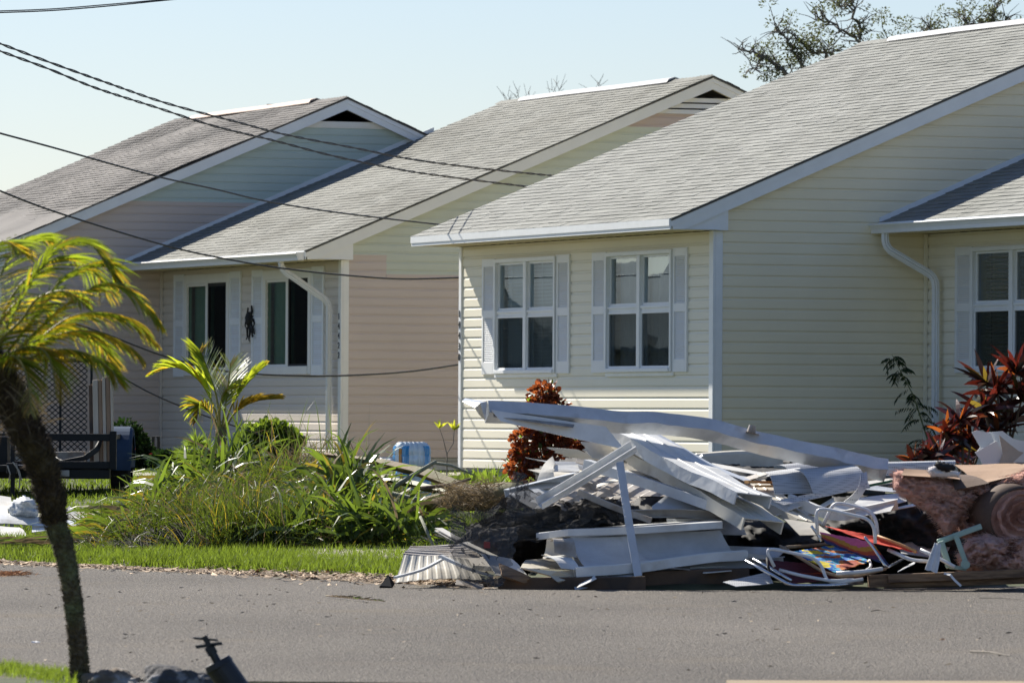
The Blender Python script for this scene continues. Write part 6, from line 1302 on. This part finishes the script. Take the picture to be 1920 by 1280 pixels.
def wheel(px, sgn):
    c = A(px, 894, YT1+1.6)-T0; c.z = .335; wd = .11; X_ = V((1, 0, 0)); mb = MB(); rings = []; n = 28; pr = [(-wd, .21), (-wd, .30), (-wd*.8, .33), (wd*.8, .33), (wd, .30), (wd, .21)]
    for k in range(n): a = 6.2832*k/n; rings += [c+X_*x+V((0, math.cos(a), math.sin(a)))*r_ for x, r_ in pr]
    mb.add(rings, [(k*6+i, k*6+i+1, ((k+1) % n)*6+i+1, ((k+1) % n)*6+i) for k in range(n) for i in range(5)]); w_ = mb.build('wheel', MATS['rubber'], TR, smooth=False)
    mb = MB(); mb.tube([c-X_*wd*.8, c+X_*wd*.8], .21, 20); mb.build('rim', MATS['alu_dirty'], w_)
    n = 18; cs = [(-.13, -.10), (-.13, -.03), (-.10, 0), (.10, 0), (.13, -.03), (.13, -.10)]; mb = MB(); rg = []
    for k in range(n+1):
        a = math.pi*k/n
        rg += [c+V((x, math.cos(a)*(.42+d), math.sin(a)*(.40+d)+.02)) for x, d in cs]
    mb.add(rg, [(k*6+i, k*6+i+1, (k+1)*6+i+1, (k+1)*6+i) for k in range(n) for i in range(5)])
    mb.box((c.x-.128, c.y-.425, .27), (c.x+.128, c.y-.40, c.z+.06)); mb.box((c.x+.10, c.y-.40, .30), (c.x+.125, c.y+.40, c.z+.06))
    mb.build('fender', MATS['fender_blue'], TR, smooth=False)
wheel(228, 1); wheel(-128, -1)
tb('tongue', 'trailer_steel', (-2, 872, 46, 878, YT1-1.2, YT1)); tb('coupler', 'trailer_steel', (12, 868, 30, 888, YT1-1.4, YT1-1.15)); tb('jack_post', 'trailer_steel', (19, 815, 28, 932, YT1-.9, YT1-.84)); tb('tool_box', 'trailer_steel', (-110, 818, 14, 884, YT1-.45, YT1-.05))
jc = MB(); r = random.Random(9)
for (a, b, c, d) in ((14, 872, 16, 905), (30, 870, 36, 915), (24, 866, 40, 900)): jc.tube([A(a, b, YT1-1.42)-T0, A((a+c)/2+4, (b+d)/2, YT1-1.43)-T0, A(c, d, YT1-1.4)-T0], .008, 5)
jc.build('safety_chain', MATS['alu_dirty'], TR)
gB = 'weathered boards standing in the trailer'
for i, (a, b, c, d, l_) in enumerate([(166, 722, 172, 868, 'leftmost dark weathered board standing in the trailer'), (173, 713, 183, 868, 'wide weathered board coloured pale as if sunlit second from left in the trailer'), (184, 713, 190, 868, 'reddish brown board between the two pale trailer boards'), (191, 708, 197, 868, 'narrow weathered board coloured pale as if sunlit right of the reddish one'), (198, 707, 205, 868, 'dark brown board second from right in the trailer'), (206, 702, 210, 866, 'thin slat coloured pale as if sunlit at the right end of the trailer boards')]):
    mb = MB(); P = [A(a, b, YT1+.35), A(c, b-2, YT1+.35), A(c+3, d, YT1+.2), A(a+3, d, YT1+.2)]; mb.prism(P, (0, .10+.03*(i % 2), 0)); fin(mb, 'weathered_board', ('lumber_dark', 'lumber_sunlit', 'lumber_brown', 'lumber_sunlit', 'lumber_brown', 'lumber_sunlit')[i], l_, 'board', gB, bevel=.004)
mb = MB(); r = random.Random(4)
for k in range(12):
    o = r.uniform(-4, 4); mb.tube([A(188+o*.5, 826, YT1+.12+k*.01), A(182+o, 842+o*.5, YT1+.1), A(160+o, 858+o*.6, YT1+.12), A(120+o*2, 865+o*.2, YT1+.15), A(100, 856+o, YT1+.3)], .012, 6)
fin(mb, 'cable_bundle', 'cable_black', 'black cable bundle hanging over the trailer rail', 'cable', smooth=True)
slab_('white_board', 'white board lying flat in the trailer bed', [(95, 847, YT1+.3), (158, 846, YT1+.3), (158, 868, YT1+.3), (95, 868, YT1+.3)], 'alu_dirty', th=.3)
# --- water packs --------------------------------------------------
mat('pack_clear', (.66, .76, .82), .15, .12, 9., spec=.8, coat=.6); mat('pack_blue', (.06, .33, .66), .2, .15, 9., spec=.7, coat=.6); mat('pack_orange', (.62, .26, .05), .3, .1, 9.); mat('pack_red', (.45, .02, .04), .3, .1, 9.); mat('bag_white', (.72, .72, .72), .4, .08, 6., .4, 9.)
def pack(label, px0, px1, py1, Y, h, rot=.15, seed=0):
    a, b = A(px0, py1, Y), A(px1, py1, Y); W_ = (b-a).length; D_ = W_*.62; root = empty('water_pack', (a+b)/2+V((0, 0, 0)), rot, label, 'water pack', 'shrink wrapped water bottle packs'); nx_, ny_ = 6, 4
    out = []
    def lobe(n_, p, q, nrm):
        o = []
        for i in range(n_*8): t = i/(n_*8); o.append(p.lerp(q, t)+nrm*abs(math.sin(t*n_*math.pi))*.016)
        return o
    hw, hd = W_/2-.016, D_/2; c = [V((-hw, -hd, 0)), V((hw, -hd, 0)), V((hw, hd, 0)), V((-hw, hd, 0))]
    ring = lobe(nx_, c[0], c[1], V((0, -1, 0)))+lobe(ny_, c[1], c[2], V((1, 0, 0)))+lobe(nx_, c[2], c[3], V((0, 1, 0)))+lobe(ny_, c[3], c[0], V((-1, 0, 0))); n_ = len(ring); lv = [(0, .97), (.03, 1), (.42, 1), (.46, .975), (.5, 1), (.74, 1), (.86, .93), (.93, .84), (1, .78)]
    r = random.Random(seed); vs = []
    for z, k in lv: vs += [V((p.x*k, p.y*k, z*h))+V((r.gauss(0, .0015), r.gauss(0, .0015), 0)) for p in ring]
    mb = MB(); mb.add(vs, [(j*n_+i, j*n_+(i+1) % n_, (j+1)*n_+(i+1) % n_, (j+1)*n_+i) for j in range(len(lv)-1) for i in range(n_)]+[tuple(range((len(lv)-1)*n_, len(lv)*n_))])
    mb.build('shrink_wrap', MATS['pack_clear'], root, smooth=True)
    cp = MB()
    for i in range(nx_):
        for j in range(ny_): x, y = (-hw+(i+.5)*2*hw/nx_)*.8, (-hd+(j+.5)*2*hd/ny_)*.8; cp.tube([(x, y, h*.97), (x, y, h*1.04)], .013, 8)
    cp.build('bottle_caps', MATS['bag_white'], root)
    def pr_(i0, i1, j0, j1, m_, name):
        q = MB()
        for i in range(i0, i1):
            for j in range(j0, j1):
                f = [vs[j*n_+i], vs[j*n_+(i+1) % n_], vs[(j+1)*n_+(i+1) % n_], vs[(j+1)*n_+i]]; q.add([p*1.006+V((p.x*.004, p.y*.006, 0)) for p in f], [(0, 1, 2, 3)])
        q.build(name, MATS[m_], root, smooth=True)
    pr_(8, 18, 1, 6, 'pack_blue', 'printed_label'); pr_(3, 8, 1, 5, 'pack_orange', 'printed_label'); pr_(40, 48, 1, 6, 'pack_blue', 'printed_label'); pr_(n_-32, n_-2, 1, 6, 'pack_blue', 'printed_label'); None
    return root
pack('topmost pack of shrink wrapped water bottles beside the heap', 738, 806, 873, 62, .225, .12, 1)
pack('second pack of water bottles directly under the topmost one', 742, 808, 918, 62.1, .215, .05, 2)
pack('lowest water bottle pack half hidden under the brown palm sheath', 742, 812, 962, 62.2, .225, .1, 3)
pillow('white_bag', 'small white plastic bag against the left side of the water packs', [(706, 862), (716, 857), (735, 858), (742, 868), (740, 880), (712, 880)], 61.6, .1, 'bag_white', 'bag', seed=16, step=3, edge=7, freq=3)
pillow('snack_pack', 'red and blue wrapped pack fallen left of the lowest water pack', [(702, 898), (712, 893), (728, 897), (735, 908), (728, 914), (706, 912)], 61.2, .1, 'pack_red', 'package', seed=17, step=3, edge=7, freq=3)
# --- odds and ends ------------------------------------------------
def onplane(px, py, P0_, n_): d = ray(px, py); return CO+d*((P0_-CO).dot(n_)/d.dot(n_))
wp = A0+TA*(YO-.05); oc = MB(); r = random.Random(21); c = onplane(468, 606, wp, TA)
def oo(dx, dz): return c+XA*dx*.8+V((0, 0, dz*.72))
oc.tube([oo(-.02, .20), oo(.03, .12), oo(.02, .03), oo(0, -.04)], [.05, .08, .07, .05], 8)
for i, pts in enumerate([[(.0, .15), (-.12, .22), (-.10, .32)], [(.05, .15), (.14, .25), (.10, .36)], [(0, .03), (-.2, .06), (-.26, -.03), (-.18, -.12), (-.1, -.08)], [(.05, .05), (.2, .08), (.27, .0), (.22, -.08)], [(0, -.03), (-.14, -.12), (-.12, -.28), (-.2, -.33)], [(.02, -.04), (.02, -.2), (-.04, -.33), (.02, -.38)], [(.04, -.04), (.14, -.14), (.16, -.28), (.24, -.26)], [(.05, 0), (.2, -.12), (.28, -.22)]]):
    oc.tube([oo(a, b) for a, b in pts], [.022-.005*k for k in range(len(pts))], 6)
fin(oc, 'wall_ornament', 'rubber', 'black octopus shaped metal ornament on the wall between the two tinted windows', 'wall ornament', smooth=True)
gd = MB(); q = [A(286, 872, 90), A(287, 818, 90), A(297, 818, 90), A(297, 872, 90)]; gd.tube(q, .025, 8); fin(gd, 'standpipe', 'rubber', 'dark inverted U shaped standpipe by the beige wall', 'pipe')
lf2 = empty('dry_frond', gnd(668, 43.2), 0, 'curled dry palm frond tip lying on the asphalt', 'palm frond')
yh = lambda py: 1.175*12000/(py-781)
frond(lf2, [rel(lf2, at(612, 1116, yh(1116))), rel(lf2, at(660, 1121, yh(1121))), rel(lf2, at(722, 1127, yh(1127)))], 26, .10, .008, 30, .3, mats=('dry_leaf', 'strap_leaf'), seed=7, yel=.15, stem='husk', rr=.005)
st2 = MB(); r = random.Random(15)
for _ in range(700):
    px = r.gauss(14, 17); p = gnd(px, 47.6+r.gauss(0, .28)); strand(st2, p+V((0, 0, .012)), rdir(r, 0, 18), r.uniform(.03, .12), .004, .4, 2, r)
mat('orange_straw', (.45, .22, .09), .8, .2, 9.)
fin(st2, 'pine_straw', 'orange_straw', 'orange pine straw tuft on the asphalt at the left edge', 'straw'); bpy.context.scene.objects[-1]
def twig(label, p, q, r_): mb = MB(); a, b = gnd(*p)+V((0, 0, .012)), gnd(*q)+V((0, 0, .012)); mb.tube([a, a.lerp(b, .5)+V((.0, .02, .006)), b], [r_, r_*.8, r_*.5], 6); fin(mb, 'twig', 'bark_grey', label, 'twig', 'twigs on the asphalt')
def yg(py): return 1.2*12000/(py-781)
twig('bent brown twig on the asphalt at the right edge', (1822, yg(1220)), (1896, yg(1228)), .006)
twig('thin straw twig on the asphalt below the wood beam', (1838, yg(1118)), (1925, yg(1122)), .004)
twig('short dark twig in the middle of the asphalt', (1635, yg(1144)), (1664, yg(1145)), .005)
def chip(label, px, py, s, m_, seed):
    r = random.Random(seed); g = gnd(px, yg(py)); mb = MB()
    for k in range(3): d = rdir(r, 5, 40); e = d.orthogonal().normalized(); c = g+V((r.gauss(0, s*.4), r.gauss(0, s*.4), s*.25)); mb.add([c-d*s, c+e*s*.6, c+d*s, c-e*s*.5, c+d.cross(e)*s*.25], [(0, 1, 4), (1, 2, 4), (2, 3, 4), (3, 0, 4)])
    fin(mb, 'scrap', m_, label, 'scrap')
chip('tiny white scrap on the asphalt near the palm trunk', 70, 1210, .02, 'bag_white', 1); chip('bright white torn scrap on the road edge by the grass', 232, 1056, .05, 'bag_white', 2); chip('crumpled brown leaf ball on the road edge by the grass', 180, 1052, .06, 'kraft', 3)
chip('pale cream flake on the road edge left of the black shard', 300, 1066, .05, 'gypsum', 4); chip('second pale flake in the litter before the lawn', 325, 1070, .05, 'gypsum', 5); chip('pale curled leaf in the litter under the lawn centre', 630, 1086, .06, 'kraft', 6); chip('small pebble sized scrap at right on the asphalt', 1767, 1196, .02, 'kraft', 7)
# ---------------------------------------------------------------- unseen house across the street, added for the front window panes to reflect
nb0 = V((-40.5, 121, .2)); NB = empty('reflection_house', nb0, math.radians(8), 'unseen low grey roofed house added across the street for the cream house windows to mirror', 'house')
nb = MB(); wl_ = 9; dp = 8
siding(nb, (-wl_/2, -dp/2, 0), (1, 0, 0), (0, -1, 0), [[(0, 0), (wl_, 0), (wl_, 2.6), (0, 2.6)]]); siding(nb, (wl_/2, -dp/2, 0), (0, 1, 0), (1, 0, 0), [[(0, 0), (dp, 0), (dp, 2.6), (dp/2, 4.2), (0, 2.6)]]); siding(nb, (-wl_/2, -dp/2, 0), (0, 1, 0), (-1, 0, 0), [[(0, 0), (dp, 0), (dp, 2.6), (dp/2, 4.2), (0, 2.6)]]); siding(nb, (-wl_/2, dp/2, 0), (1, 0, 0), (0, 1, 0), [[(0, 0), (wl_, 0), (wl_, 2.6), (0, 2.6)]])
nb.build('wall', M['beige'], NB); nb = MB()
for s_ in (-1, 1): nb.prism([(-wl_/2-.3, s_*(dp/2+.5), 2.38), (wl_/2+.3, s_*(dp/2+.5), 2.38), (wl_/2+.3, 0, 4.3), (-wl_/2-.3, 0, 4.3)], (0, 0, .08))
nb.build('roof', M['roofB'], NB)
f_ = MB()
for x in (-2.6, 1.0):
    f_.box((x, -dp/2-.05, .9), (x+1.6, -dp/2-.02, 2.1))
    f_.build('window', M['dark'], NB); f_ = MB()
for y in (-2.2, 1.0):
    f_.box((wl_/2+.02, y, .9), (wl_/2+.05, y+1.3, 2.1)); f_.build('window', M['dark'], NB); f_ = MB()
